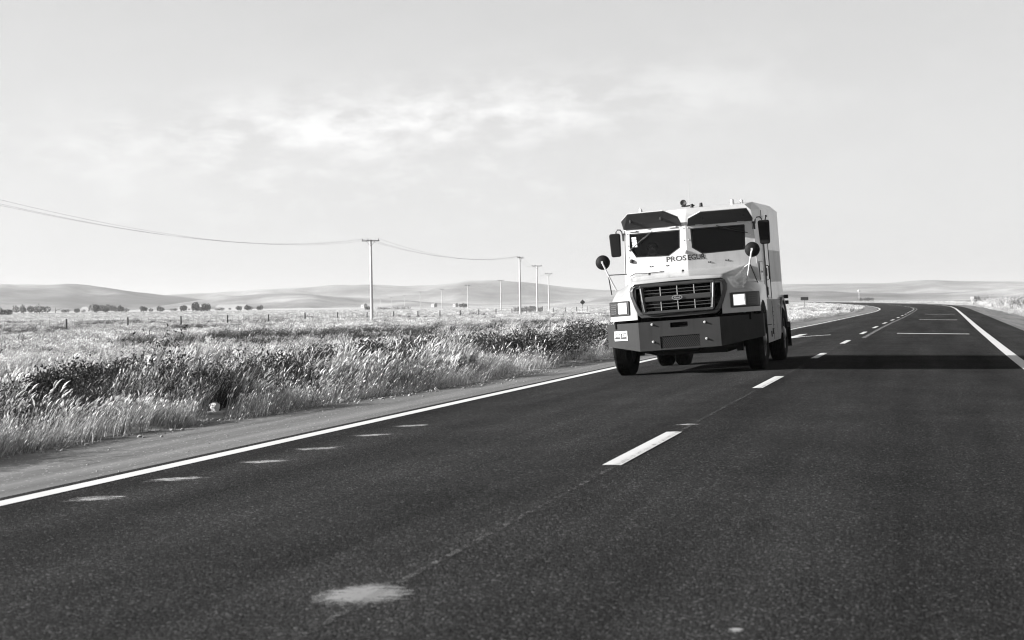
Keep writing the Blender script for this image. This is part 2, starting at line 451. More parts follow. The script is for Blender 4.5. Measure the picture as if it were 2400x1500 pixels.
# ------------------------------------------------------------------ road and land
def curve(pts):
    xs = np.array([p[0] for p in pts]); ys = np.array([p[1] for p in pts])
    def f(s): return np.interp(s, xs, ys)
    return f
def smooth_curve(pts):
    f0 = curve(pts); g = np.arange(-3000, 9000, 1.0); v = f0(g)
    k = np.hanning(31); k /= k.sum(); v = np.convolve(np.pad(v, 15, 'edge'), k, 'valid')
    return lambda s: np.interp(s, g, v)
crown = smooth_curve([(-3000, -2.03), (20, -2.02), (45, -1.97), (62, -1.86), (80, -1.6), (104, -1.38), (145, -1.12), (165, -1.35), (187, -1.8), (215, -3.0), (255, -5.2),
                      (300, -8.0), (400, -16.0), (600, -34.5), (900, -68), (9000, -68)])
verge = curve([(-3000, -6.35), (16, -6.35), (19, -6.2), (22.5, -5.45), (34, -5.4), (60, -5.7), (90, -5.9), (9000, -5.9)])
RE = 3.62                                          # right edge line, from the crown
_ro = smooth_curve([(-3000, 1.52), (25, 1.55), (57, 1.88), (100, 2.4), (169, 3.2), (215, 3.4), (245, 3.0), (280, 1.8), (319, 0.0), (400, -9), (600, -29), (900, -63), (9000, -63)])
def right_line(s): return _ro(s) - crown(s)
def verge_r(s): return right_line(s) + 3.45
def road_z(r):
    """height of the carriageway at an offset r from the crown"""
    return np.where(r < 0, 0.0454 * np.maximum(r, -6.45), -0.02 * np.minimum(r, 7.1))
def vnoise(x, y, seed=0):
    x = np.asarray(x, float); y = np.asarray(y, float)
    xi = np.floor(x).astype(np.int64); yi = np.floor(y).astype(np.int64); fx = x - xi; fy = y - yi
    def h(a, b):
        n = (a * 374761393 + b * 668265263 + seed * 974634777) & 0x7fffffff
        n = ((n ^ (n >> 13)) * 1274126177) & 0x7fffffff
        return ((n ^ (n >> 16)) & 0xffff) / 65535.0
    fx = fx * fx * (3 - 2 * fx); fy = fy * fy * (3 - 2 * fy)
    return (h(xi, yi) * (1 - fx) + h(xi + 1, yi) * fx) * (1 - fy) + (h(xi, yi + 1) * (1 - fx) + h(xi + 1, yi + 1) * fx) * fy
def land_z(s, r):
    """height of the ground beside the road; r is the offset from the crown"""
    s = np.asarray(s, float); r = np.asarray(r, float)
    bump = (vnoise(s * 0.9, r * 0.9, 3) - 0.5) * 0.06 + (vnoise(s * 0.12, r * 0.12, 5) - 0.5) * 0.22 * np.clip((np.abs(r) - 7) / 8, 0, 1)
    e = verge(s); k = e - r                          # distance outwards from the left verge edge
    left = road_z(e) - 0.035 + np.interp(k, [0, 0.3, 1.5, 5, 12, 40, 130, 300, 1000, 4000], [0, 0.05, 0.03, -0.12, -0.22, -0.42, -0.4, 0.4, 2.6, 6]) + bump
    er = verge_r(s); kr = r - er
    right = road_z(er) - 0.035 + np.interp(kr, [0, 0.3, 2, 6, 40], [0, 0.05, 0.02, -0.15, -0.3]) + bump
    under = road_z(np.maximum(r, -6.4)) - 0.16
    return np.where(k >= 0, left, np.where(kr >= 0, right, under))
def pos(s, r, z):
    o = crown(s) + r
    return np.stack([D.x * s + N.x * o, D.y * s + N.y * o, np.broadcast_to(z, np.shape(s))], -1)
def to_sr(x, y):
    s = x * D.x + y * D.y; o = x * N.x + y * N.y
    return s, o - crown(s)

def strip(name, m, s0, s1, ds, left, right, dz, ncol=2, parent=None, zf=road_z, crowned=False):
    n = max(2, int((s1 - s0) / ds) + 1)
    ss = np.linspace(s0, s1, n) if s1 - s0 < 150 else np.concatenate([np.arange(s0, 120, ds), np.geomspace(120, s1, 160)])
    n = len(ss); L = left(ss) if callable(left) else np.full(n, left); Q = right(ss) if callable(right) else np.full(n, right)
    rows = []; uvs = []
    for j in range(ncol):
        t_ = j / (ncol - 1) * 2 - 1
        r = (-L * t_ if t_ < 0 else Q * t_) if crowned else L + (Q - L) * j / (ncol - 1); rows.append(pos(ss, r, zf(r) + dz))
    V = np.stack(rows, 1).reshape(-1, 3)
    F = [(i * ncol + j, i * ncol + j + 1, (i + 1) * ncol + j + 1, (i + 1) * ncol + j) for i in range(n - 1) for j in range(ncol - 1)]
    me = bpy.data.meshes.new(name); me.from_pydata(V.tolist(), [], F); me.materials.append(m)
    uv = me.uv_layers.new(name='UVMap')
    for p in me.polygons:
        for li, vi in zip(p.loop_indices, p.vertices):
            uv.data[li].uv = ((vi % ncol) / (ncol - 1), (vi // ncol) / (n - 1))
    me.update()
    return link_mesh(name, me, parent)

# land sheet, split along the road so that its edges follow the verges
cols_l = [0, 0.15, 0.35, 0.7, 1.1, 1.6, 2.2, 3, 4, 5.5, 7, 9, 12, 16, 21, 28, 38, 52, 75, 110, 160, 240, 400, 700, 1200, 2200, 4200, 7000]
cols_m = [-5.2, -3.5, 0, 3.3]
cols_r = [-.25, 0, .15, .35, .75, 1.25, 2, 3, 5, 8, 13, 21, 33, 53, 83, 143, 250, 450, 800, 1500, 3000, 6000]
srow = np.concatenate([[-3000, -1500, -700, -300, -150, -80, -50, -30], np.arange(-20, 90, 0.7), np.geomspace(90, 7500, 110)])
rr = np.concatenate([np.stack([verge(srow) - k for k in reversed(cols_l)], 1), np.tile(cols_m, (len(srow), 1)), np.stack([verge_r(srow) + k for k in cols_r], 1)], 1)
sg = np.repeat(srow[:, None], rr.shape[1], 1)
V = pos(sg, rr, land_z(sg, rr)); nc = rr.shape[1]
F = [(i * nc + j, i * nc + j + 1, (i + 1) * nc + j + 1, (i + 1) * nc + j) for i in range(len(srow) - 1) for j in range(nc - 1)]
me = bpy.data.meshes.new('ground'); me.from_pydata(V.reshape(-1, 3).tolist(), [], F); me.materials.append(M['terrain']); me.shade_smooth()
ground = tag(link_mesh('ground', me), kind='structure')

# distant hills: ridge heights read as (bearing, elevation) in degrees
def bearing(px): return math.degrees(math.atan((px - 1200) / 3333.0))
def elev(px, py): return math.degrees(math.atan((715 - 0.0157 * (px - 1200) - py) / 3333.0))
def ridge(name, pts, dist, width, seed):
    b = [bearing(p[0]) for p in pts]; e = [elev(*p) for p in pts]
    az = np.linspace(-75, 75, 420); hz = np.interp(az, b, e)
    k = np.hanning(9); k /= k.sum(); hz = np.convolve(np.pad(hz, 4, 'edge'), k, 'valid')
    hz = hz + (vnoise(az * 1.1, az * 0 + 3, seed) - 0.5) * 0.05 + (vnoise(az * 0.18, az * 0 + 9, seed) - 0.5) * 0.25 * np.clip((np.abs(az) - 22) / 10, 0, 1)
    H = np.maximum(np.tan(np.radians(hz)) * dist + EYE, -6)
    t = np.linspace(-1, 1, 25); prof = np.cos(t * math.pi / 2) ** 1.6
    A, T = np.meshgrid(az, t, indexing='ij')
    rad = dist + T * width + (vnoise(A * 0.5, T * 2, seed + 1) - 0.5) * width * 0.35 * (1 - T ** 2)
    gully = (vnoise(A * 1.6 + T * 1.2, T * 3.0, seed + 2) - 0.5) * 0.22 * np.minimum(1, np.abs(T) * 3)
    Z = -6 + (H[:, None] + 6) * np.clip(prof[None, :] * (1 + gully), 0, 1.0)
    X = np.sin(np.radians(A)) * rad; Y = np.cos(np.radians(A)) * rad
    V = np.stack([X, Y, Z], -1).reshape(-1, 3); m = len(t)
    F = [(i * m + j, (i + 1) * m + j, (i + 1) * m + j + 1, i * m + j + 1) for i in range(len(az) - 1) for j in range(m - 1)]
    me = bpy.data.meshes.new(name); me.from_pydata(V.tolist(), [], F); me.materials.append(M['hill']); me.shade_smooth()
    return tag(link_mesh(name, me), kind='structure')
ridge('hills', [(-900, 690), (-300, 676), (0, 668), (60, 671), (110, 666), (170, 668), (250, 677), (310, 685), (380, 692), (450, 700), (700, 720), (2600, 740)], 3000, 900, 21)
ridge('hills', [(-900, 715), (250, 712), (400, 691), (560, 681), (700, 675), (840, 669), (930, 668), (1010, 669), (1060, 664), (1100, 658), (1160, 658), (1250, 664), (1320, 671),
                (1400, 679), (1500, 681), (1700, 672), (1840, 665), (1900, 668), (1990, 666), (2060, 664), (2140, 660), (2200, 656), (2260, 660), (2330, 664), (2400, 661), (2800, 668)], 4600, 1000, 33)
ridge('hills', [(-900, 760), (300, 728), (420, 712), (560, 692), (700, 688), (850, 700), (1000, 708), (1180, 716), (1300, 706), (1440, 694), (1700, 686), (1900, 683), (2000, 687), (2200, 690), (2400, 676), (2800, 672)], 2300, 500, 45)

road = tag(strip('road', M['asphalt'], -60, 880, 1.0, curve([(-3000, -4.05), (9000, -4.05)]), lambda s: right_line(s) + 1.45, 0.0, 13, crowned=True), kind='structure')
tag(strip('shoulder', M['shoulder'], -60, 880, 1.0, lambda s: verge(s) - 0.5, -3.95, -0.005, 6), kind='structure')
tag(strip('shoulder', M['shoulder'], -60, 880, 1.0, lambda s: right_line(s) + 1.3, lambda s: verge_r(s) + 0.3, -0.005, 5), kind='structure')
LW = 0.10
strip('edge_line', M['line'], -40, 860, 0.7, -3.80 - LW, -3.80 + LW, 0.005, 2, road)
strip('edge_line', M['line'], -40, 860, 0.7, lambda s: right_line(s) - LW, lambda s: right_line(s) + LW, 0.005, 2, road)
dashes = [(-8.5, -6), (9.25, 11.7), (17.75, 20.5), (26.9, 29.5), (35.8, 38.7), (45.6, 48.8), (55.0, 58.3)] + [(64.6 + 9.4 * k, 67.9 + 9.4 * k) for k in range(24)]
for a, b in dashes: strip('centre_dash', M['dash'], a, b, 0.6, -0.065, 0.065, 0.004, 3, road, crowned=True)
strip('solid_line', M['faint'], 41, 330, 0.7, 0.22, 0.34, 0.005, 2, road)
strip('joint_line', M['joint'], 2.2, 36, 0.6, 0.02, 0.055, 0.0045, 2, road)
for a, q0, q1 in ((47.0, 1.05, 3.25), (77.6, 1.3, 3.2), (104.0, 1.3, 3.3)): strip('speed_bar', M['dash'], a - 0.28, a + 0.28, 0.2, q0, q1, 0.005, 5, road)
for a, q in ((8.12, -3.17), (9.15, -3.17), (10.26, -3.03), (11.26, -3.03), (12.53, -3.03), (13.57, -3.02)):
    strip('worn_mark', M['worn'], a - 0.15, a + 0.15, 0.05, q - 0.24, q + 0.24, 0.0045, 6, road)
strip('worn_mark', M['blob'], 4.70, 5.18, 0.05, -0.24, 0.20, 0.0045, 8, road)
strip('worn_mark', M['worn'], 12.3, 12.52, 0.05, -0.12, 0.12, 0.0045, 6, road)
strip('worn_mark', M['worn'], 4.70, 4.80, 0.02, 1.37, 1.43, 0.0045, 6, road)
# direction arrow in the far lane, pointing towards the viewer
def arrow():
    sh = [(45.2, -0.30), (46.2, -0.95), (47.6, -1.72), (48.0, -1.72), (46.9, -1.2), (46.9, -1.05)]
    P = [(44.3, -2.15), (46.0, -1.78), (46.0, -2.02), (50.2, -2.02), (50.2, -2.28), (46.0, -2.28), (46.0, -2.52)]
    vs = []
    for s, r in P: vs.append(tuple(pos(np.array(s), np.array(r), road_z(np.array(r)) + 0.007)))
    k = len(vs)
    for s, r in [(46.3, -2.02), (46.9, -1.0), (46.5, -1.0), (45.9, -2.02)]: vs.append(tuple(pos(np.array(s), np.array(r), road_z(np.array(r)) + 0.007)))
    mb = MB(); mb.add(vs, [(0, 1, 2), (0, 2, 5), (0, 5, 6), (2, 3, 4, 5), (k, k + 1, k + 2, k + 3)])
    mb.build('lane_arrow', M['dash'], road)
arrow()

# ------------------------------------------------------------------ armoured truck
TS, TO = 23.3, -3.70
tb = D * TS + N * TO; tb.z = float(road_z(np.array(TO - crown(TS))))
a0 = R(2.6)
ex = N * math.cos(a0) + Vector((0, 0, 1)) * math.sin(a0); ez = Vector((0, 0, 1)) * math.cos(a0) - N * math.sin(a0)
TM = Matrix(((ex.x, D.x, ez.x, tb.x), (ex.y, D.y, ez.y, tb.y), (ex.z, D.z, ez.z, tb.z), (0, 0, 0, 1)))
truck = empty('armoured_truck', TM)
tag(truck, 'white armoured cash truck with its headlights on, driving towards the viewer', 'truck')
al = R(1.0)
LEAN = Matrix(((math.cos(al), 0, -math.sin(al), 0), (0, 1, 0, 0), (math.sin(al), 0, math.cos(al), 0), (0, 0, 0, 1)))
def P(mb, name, m, parent=None, **kw): return mb.build(name, m, parent or truck, LEAN, **kw)

# --- body shell: V-shaped front, chamfered roof
def yF(z): return float(np.interp(z, [0.9, 1.70, 2.46, 2.64], [0.33, 0.34, 0.40, 0.50]))
def yC(z): return float(np.interp(z, [0.9, 1.70, 2.46, 2.64], [0.58, 0.58, 0.62, 0.68]))
def xC(z): return float(np.interp(z, [0.9, 1.70, 2.46, 2.64], [1.13, 1.13, 1.10, 1.07]))
def pane(x, z):
    t = abs(x) / xC(z); return Vector((x, yF(z) + (yC(z) - yF(z)) * t, z))
WIN = {1: [(0.075, 2.385), (0.955, 2.385), (0.965, 2.37), (0.955, 1.985), (0.93, 1.96), (0.25, 1.945), (0.085, 2.06)],
       -1: [(-0.10, 2.385), (-1.00, 2.40), (-1.01, 2.16), (-0.90, 1.985), (-0.32, 1.955), (-0.115, 2.08)]}
b = MB()
for sd in (1, -1):
    b.add([pane(0, 0.9), pane(sd * xC(0.9), 0.9), pane(sd * xC(1.7), 1.7), pane(0, 1.7)], [(0, 1, 2, 3)])
    out = [pane(0, 1.7), pane(sd * xC(1.7), 1.7), pane(sd * xC(2.46), 2.46), pane(0, 2.46)]
    inn = [pane(x, z) for x, z in WIN[sd]]
    b.add(out + inn, [tuple(t) for t in tessellate_polygon([out, inn])])
    deep = [p + Vector((-sd * 0.02, 0.07, 0)) for p in inn]; n = len(inn)
    b.add(inn + deep, [(i, (i + 1) % n, n + (i + 1) % n, n + i) for i in range(n)])
    def q(x, y, z): return Vector((sd * x, y, z))
    C0, C1, C2, C3 = q(1.13, .58, .9), q(1.13, .58, 1.7), q(1.10, .62, 2.46), q(1.07, .68, 2.62)
    S0, S1, S3 = q(1.17, 1.25, 1.10), q(1.17, 1.25, 1.7), q(1.17, 1.25, 2.66)
    B0, B1, B3 = q(1.17, 4.12, 1.10), q(1.17, 4.12, 1.7), q(1.17, 4.12, 2.78)
    F2, F3 = q(0, .40, 2.46), q(0, .50, 2.64)
    E0, E1, E2, E3 = q(0, .66, 2.745), q(0.95, .86, 2.74), q(1.04, 1.25, 2.795), q(1.04, 4.12, 2.90)
    M1, M2 = q(0, 1.25, 2.805), q(0, 4.12, 2.91)
    K0 = q(1.13, .62, 1.10)
    b.add([C0, C1, C2, C3, S0, S1, S3, B0, B1, B3], [(0, 4, 5, 1), (1, 5, 6, 3, 2), (4, 7, 8, 5), (5, 8, 9, 6)])
    b.add([F2, F3, C3, C2], [(0, 1, 2, 3)])
    b.add([F3, E0, E1, C3], [(0, 1, 2, 3)])
    b.add([C3, E1, E2, S3], [(0, 1, 2), (0, 2, 3)])
    b.add([S3, E2, E3, B3], [(0, 1, 2, 3)])
    b.add([E0, M1, E2, E1], [(0, 1, 2, 3)]); b.add([M1, M2, E3, E2], [(0, 1, 2, 3)])
    b.add([q(0, 4.12, .9), q(1.17, 4.12, .9), B0, B1, B3, E3, M2], [(0, 1, 2, 3, 4, 5, 6)])
    b.add([q(0, .33, .9), C0, q(1.17, 1.25, .9), q(1.17, 4.12, .9), q(0, 4.12, .9)], [(0, 1, 2, 3, 4)])
    b.add([C0, q(1.17, 1.25, .9), S0], [(0, 1, 2)]); b.add([q(1.17, 1.25, .9), q(1.17, 4.12, .9), B0, S0], [(0, 1, 2, 3)])
me = bpy.data.meshes.new('body')
def weld(o, dist=0.0005):
    bm = bmesh.new(); bm.from_mesh(o.data); bmesh.ops.remove_doubles(bm, verts=bm.verts, dist=dist)
    bmesh.ops.recalc_face_normals(bm, faces=bm.faces); bm.to_mesh(o.data); bm.free(); o.data.update()
body = P(b, 'body', M['white'])
weld(body)
# dark lining so that the windows look into a dim cab
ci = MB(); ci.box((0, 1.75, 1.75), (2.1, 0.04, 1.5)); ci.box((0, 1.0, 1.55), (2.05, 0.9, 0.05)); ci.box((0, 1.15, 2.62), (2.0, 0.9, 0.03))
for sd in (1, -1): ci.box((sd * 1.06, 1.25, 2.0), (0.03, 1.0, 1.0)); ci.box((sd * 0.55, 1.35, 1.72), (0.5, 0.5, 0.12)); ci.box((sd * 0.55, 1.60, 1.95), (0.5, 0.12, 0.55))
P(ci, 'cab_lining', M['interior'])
def wing_normal(sd):
    p0, p1, p2 = pane(0, 1.9), pane(sd * 1.0, 1.9), pane(0, 2.3)
    n = (p1 - p0).cross(p2 - p0).normalized()
    return n if n.y < 0 else -n
for sd in (1, -1):
    g = MB(); nn = wing_normal(sd); g.prism([pane(x, z) + Vector((0, 0.035, 0)) for x, z in WIN[sd]], -nn * 0.02)
    wn = P(g, 'windscreen', M['glass'])
    fr = MB(); cx = sum(p[0] for p in WIN[sd]) / len(WIN[sd]); cz = sum(p[1] for p in WIN[sd]) / len(WIN[sd])
    inner = [pane(cx + (x - cx) * 0.965, cz + (z - cz) * 0.93) + Vector((0, 0.025, 0)) for x, z in WIN[sd]]
    outer = [pane(cx + (x - cx) * 0.998, cz + (z - cz) * 0.998) + Vector((0, 0.025, 0)) for x, z in WIN[sd]]
    fr.ring(outer, inner, nn * 0.012); P(fr, 'window_seal', M['black'], wn)
    if sd < 0:
        for k, zz in enumerate((2.32, 2.275, 2.23, 2.185)):
            st = MB(); c = pane(-0.93 + 0.004 * k, zz) + Vector((0, 0.022, 0)); tx = (pane(-0.5, 2.2) - pane(-0.9, 2.2)).normalized()
            rot = Matrix((tx, -nn, Vector((0, 0, 1)))).transposed()
            st.box(c, (0.085, 0.003, 0.036), rot); P(st, 'sticker', M['platewhite'], wn)
# --- raised shutters above the windows
VIS = {-1: [(-0.06, 2.45, 0.02), (-1.09, 2.475, 0.02), (-1.075, 2.60, 0.14), (-0.90, 2.69, 0.27), (-0.28, 2.68, 0.27), (-0.075, 2.57, 0.14)],
       1: [(0.03, 2.43, 0.02), (1.085, 2.43, 0.02), (1.09, 2.455, 0.10), (0.98, 2.60, 0.30), (0.24, 2.60, 0.30), (0.045, 2.53, 0.14)]}
for sd in (1, -1):
    nn = wing_normal(sd); pts = [pane(x, 2.46) * 1 for x, z, f in VIS[sd]]
    pts = [Vector((p.x, p.y, z)) + nn * f for p, (x, z, f) in zip(pts, VIS[sd])]
    up = (pts[1] - pts[0]).cross(pts[4] - pts[0]).normalized(); up = up if up.z > 0 else -up
    v = MB(); v.prism(pts, up * 0.012); v1 = P(v, 'window_shutter', M['underside'])
    c = sum(pts, Vector()) / len(pts); top = MB(); top.prism([c + (p - c) * 1.005 + up * 0.0125 for p in pts], up * 0.012); P(top, 'shutter_plate', M['white'], v1)
    for x in ((-0.90, -0.36) if sd < 0 else (0.27, 0.93)):
        p0 = pane(x, 2.46) + nn * 0.15; s_ = MB(); zz = 2.60 if sd < 0 else 2.54
        s_.box((p0.x, p0.y, zz), (0.035, 0.05, 0.07)); P(s_, 'shutter_catch', M['black'], v1, bevel=0.006)
    for x in ((-0.93, -0.22) if sd < 0 else (0.22, 0.9)):
        p0 = pane(x, 2.435) + nn * 0.015; s_ = MB(); s_.tube([p0 + Vector((-0.06, 0.016, 0)), p0 + Vector((0.06, -0.016, 0))] if sd < 0 else [p0 + Vector((-0.06, -0.016, 0)), p0 + Vector((0.06, 0.016, 0))], 0.014); P(s_, 'hinge', M['white'], v1)
    if sd > 0:
        s_ = MB(); s_.tube([pts[4] + (pts[3] - pts[4]) * 0.25 - up * 0.012 - nn * 0.09, pts[4] + (pts[3] - pts[4]) * 0.72 - up * 0.012 - nn * 0.09], 0.006, 6); P(s_, 'stay_rod', M['steel'], v1)
# wipers
def wiper(sd, piv, tip, b0, b1):
    nn = wing_normal(sd); wv = MB(); a = pane(*piv) + nn * 0.02; t = pane(*tip) + nn * 0.02
    wv.tube([a, (a + t) / 2 + nn * 0.015, t], 0.007, 6); wp = P(wv, 'wiper', M['black'])
    bl = MB(); bl.tube([pane(*b0) + nn * 0.012, pane(*b1) + nn * 0.012], 0.008, 6); P(bl, 'blade', M['black'], wp)
wiper(-1, (-0.58, 2.40), (-0.86, 2.22), (-0.63, 2.36), (-1.02, 2.11))
wiper(1, (0.50, 2.40), (0.78, 2.30), (0.55, 2.36), (1.00, 2.24))
# lettering across the ridge
for sd, word, x0, wd in ((-1, 'PROS', -0.375, 0.355), (1, 'EGUR', 0.010, 0.290)):
    nn = wing_normal(sd); p0 = pane(0, 1.86); tx = (pane(1.0 * sd, 1.86) - p0).normalized() * sd; ty = nn.cross(tx) * 1
    ty = ty if ty.z > 0 else -ty
    o = p0 + nn * 0.004
    m = LEAN @ Matrix(((tx.x, ty.x, nn.x, o.x), (tx.y, ty.y, nn.y, o.y), (tx.z, ty.z, nn.z, o.z), (0, 0, 0, 1)))
    t_ = text_mesh(word, 0.1, 0.0008, 0.0020 if sd > 0 else 0.0018); t_.materials.append(M['letter'])
    place_text('lettering', t_, m, truck, wd, x0, 0.0, 0.088)
# small fittings on the cab front
for (x, z, r) in ((-0.985, 1.93, 0.035), (-0.02, 2.0, 0.03)):
    p0 = pane(x, z); s_ = MB(); s_.lathe([(0.0, 0.05), (r * .7, 0.045), (r, 0.02), (r, -0.01)], p0, wing_normal(-1 if x < -.5 else 1), 12)
    P(s_, 'port_plug', M['black'] if x < -.5 else M['white'], smooth=40)

for sd in (1, -1):
    nn = wing_normal(sd)
    for x, z in ((.34, 1.80), (.37, 1.80), (.62, 1.81), (.66, 1.81), (1.04, 2.40), (1.04, 2.2), (1.04, 2.0), (.04, 2.40), (.04, 2.2)):
        s_ = MB(); s_.lathe([(0, .012), (.010, .010), (.012, 0)], pane(sd * x, z), nn, 7); P(s_, 'rivet', M['steel'] if z > 1.9 else M['black'])
    s_ = MB(); s_.tube([pane(sd * (xC(z) - .012), z) + nn * .004 for z in (1.72, 2.0, 2.3, 2.46)], .006, 5); P(s_, 'weld_seam', M['panel'])
    s_ = MB(); s_.tube([Vector((sd * 1.172, 1.25, 2.64)), Vector((sd * 1.172, 1.25, 2.32))], .006, 4); P(s_, 'weld_seam', M['skirt'])
# --- bonnet with fenders
def sstep(t): t = min(1, max(0, t)); return t * t * (3 - 2 * t)
HX = [0, .14, .28, .42, .54, .62, .68, .73, .78, .83, .88, .94, 1.0, 1.06, 1.11, 1.15, 1.19, 1.215, 1.23]
def hood_front(x): return float(np.interp(abs(x), [0, .55, .72, .85, 1.0, 1.12, 1.23], [-.90, -.885, -.85, -.775, -.66, -.53, -.36]))
def hood_top(x, u):
    x = abs(x); wv = .72 + .29 * u; zc = 1.555 + .175 * u ** 0.9 - .02 * (x / wv) ** 2
    zf = float(np.interp(u, [0, .15, .35, .6, 1], [1.30, 1.395, 1.46, 1.485, 1.50]))
    t = (x - wv) / (.17 - .05 * u); z = zc + (zf - zc) * sstep(t)
    if x > 1.03: z -= .17 * ((x - 1.03) / .20) ** 2.2
    z += 0.012 * math.exp(-((x - wv + 0.05) / 0.04) ** 2) * u
    return z
h = MB(); xs = [-x for x in reversed(HX[1:])] + HX; rows = []
ulist = [0.03, .08, .14, .22, .32, .44, .56, .68, .8, .9, 1.0]
for x in xs:
    yf = hood_front(x); zt = hood_top(x, 0.03); col = []
    for t in (0, .25, .5, .75, .9): col.append(Vector((x, yf + .012 * t, .925 + (zt - .07 - .925) * t)))
    for g in (20, 45, 70): col.append(Vector((x, yf + .012 + .06 * (1 - math.cos(R(g))), zt - .07 + .07 * math.sin(R(g)))))
    for u in ulist: col.append(Vector((x, yf + .07 + (.60 - yf - .07) * (u - .03) / .97, hood_top(x, u))))
    rows.append(col)
nr = len(rows[0]); h.add([p for c in rows for p in c], [(i * nr + j, (i + 1) * nr + j, (i + 1) * nr + j + 1, i * nr + j + 1) for i in range(len(xs) - 1) for j in range(nr - 1) if not (abs(xs[i] + xs[i + 1]) < 1.37 and 0 <= j < 4)])
for c in (rows[0], rows[-1]):
    pts = []
    for p in c[4:]:
        zb = .925
        dy = abs(p.y - 0.0)
        if dy < .62: zb = max(zb, .47 + math.sqrt(.62 ** 2 - dy ** 2) * 1.02)
        zb = min(zb, p.z - 0.02)
        pts.append([Vector((p.x, p.y, p.z + (zb - p.z) * t)) for t in (0, .3, .65, 1)] + [Vector((p.x * .93, p.y, zb + .0))])
    h.add([q for r_ in pts for q in r_], [(i * 5 + j, i * 5 + j + 1, (i + 1) * 5 + j + 1, (i + 1) * 5 + j) for i in range(len(pts) - 1) for j in range(4)])
hood = P(h, 'hood', M['hood'], smooth=50)
weld(hood, 0.002)
for x, yy, lx in ((-0.62, 0.15, .05), (-0.05, 0.1, .05)):
    s_ = MB(); z = hood_top(x, .55); s_.box((x, yy, z + .02), (.03, .09, .05)); P(s_, 'hood_catch', M['black'], hood, bevel=.008)
s_ = MB(); s_.tube([Vector((x, y_, hood_top(x, (y_ + .83) / 1.43) + .008)) for x, y_ in ((-1.02, .50), (-.92, .42), (-.75, .36), (-.55, .33), (-.40, .32))], .006, 5); P(s_, 'hood_seal', M['black'], hood)
for x, y_ in ((-.45, .45), (.40, .47), (.62, .5)):
    s_ = MB(); s_.box((x, y_, hood_top(x, .95) + .01), (.10, .03, .015)); P(s_, 'hood_hinge', M['steel'], hood)
# dark gap and inner structure below the bonnet
s_ = MB(); s_.box((0, -.2, .86), (2.2, .9, .12)); s_.box((0, -.50, 1.1), (1.9, .3, .36)); P(s_, 'radiator_support', M['void'])

# --- grille
def gy(x, extra=0.0): return hood_front(x) + extra
out_l = [(-.70, 1.495), (-.755, 1.46), (-.785, 1.39), (-.775, 1.30), (-.72, 1.14), (-.66, 1.0), (-.60, .945), (0, .935), (.60, .945), (.66, 1.0), (.72, 1.14), (.775, 1.30), (.785, 1.39), (.755, 1.46), (.70, 1.495), (0, 1.505)]
inn_l = [(-.65, 1.455), (-.705, 1.43), (-.725, 1.38), (-.715, 1.30), (-.665, 1.16), (-.61, 1.05), (-.555, 1.0), (0, .995), (.555, 1.0), (.61, 1.05), (.665, 1.16), (.715, 1.30), (.725, 1.38), (.705, 1.43), (.65, 1.455), (0, 1.462)]
g = MB(); g.ring([(x, gy(x, -.035), z) for x, z in out_l], [(x, gy(x, -.035), z) for x, z in inn_l], (0, .06, 0))
gr = P(g, 'grille_surround', M['frame_grey'], bevel=.01)
g = MB(); g.prism([(x * .985, gy(x, .07), z - .004) for x, z in out_l], (0, .006, 0)); P(g, 'grille_back', M['void'], gr)
# inner frame with its bars
fo = [(-.585, 1.47), (.585, 1.47), (.605, 1.44), (.575, 1.03), (.545, 1.0), (-.545, 1.0), (-.575, 1.03), (-.605, 1.44)]
fi = [(-.53, 1.425), (.53, 1.425), (.54, 1.41), (.52, 1.055), (.51, 1.045), (-.51, 1.045), (-.52, 1.055), (-.54, 1.41)]
g = MB(); g.ring([(x, -.955, z) for x, z in fo], [(x, -.945, z) for x, z in fi], (0, .05, 0)); gi = P(g, 'grille_frame', M['frame_grey'], bevel=.009)
g = MB(); g.box((0, -.935, 1.235), (1.08, .035, .085)); P(g, 'grille_crossbar', M['frame_grey'], gi, bevel=.012)
for z in (1.375, 1.325, 1.152, 1.100):
    g = MB(); g.box((0, -.925, z), (1.06, .025, .008)); P(g, 'grille_bar', M['bar'], gi)
for x in (-.27, 0.0, .27):
    for z0, z1 in ((1.28, 1.425), (1.045, 1.19)):
        g = MB(); g.box((x, -.928, (z0 + z1) / 2), (.009, .028, z1 - z0)); P(g, 'grille_upright', M['panel'], gi)
for x in (-.57, .57):
    g = MB(); g.tube([(x * 1.02, -.955, 1.42), (x * 0.985, -.962, 1.2), (x * .95, -.955, 1.04)], .011, 8); P(g, 'grille_trim', M['chrome'], gi)
# oval badge
g = MB(); EL = lambda k, a, c, y: (math.cos(k) * a, y, 1.235 + math.sin(k) * c)
ks = [2 * math.pi * i / 28 for i in range(28)]
g.prism([EL(k, .083, .036, -.968) for k in ks], (0, .02, 0)); bd = P(g, 'badge', M['plastic'], gi)
g = MB(); g.ring([EL(k, .085, .038, -.972) for k in ks], [EL(k, .074, .029, -.972) for k in ks], (0, .008, 0)); P(g, 'badge', M['chrome'], gi)
t_ = text_mesh('Ford', .05, .0008, .0012, .35); t_.materials.append(M['chrome'])
place_text('badge_lettering', t_, LEAN @ Matrix(((1, 0, 0, 0), (0, 0, -1, -.9705), (0, 1, 0, 1.235), (0, 0, 0, 1))), gi, .105, -.055, -.018, .034)

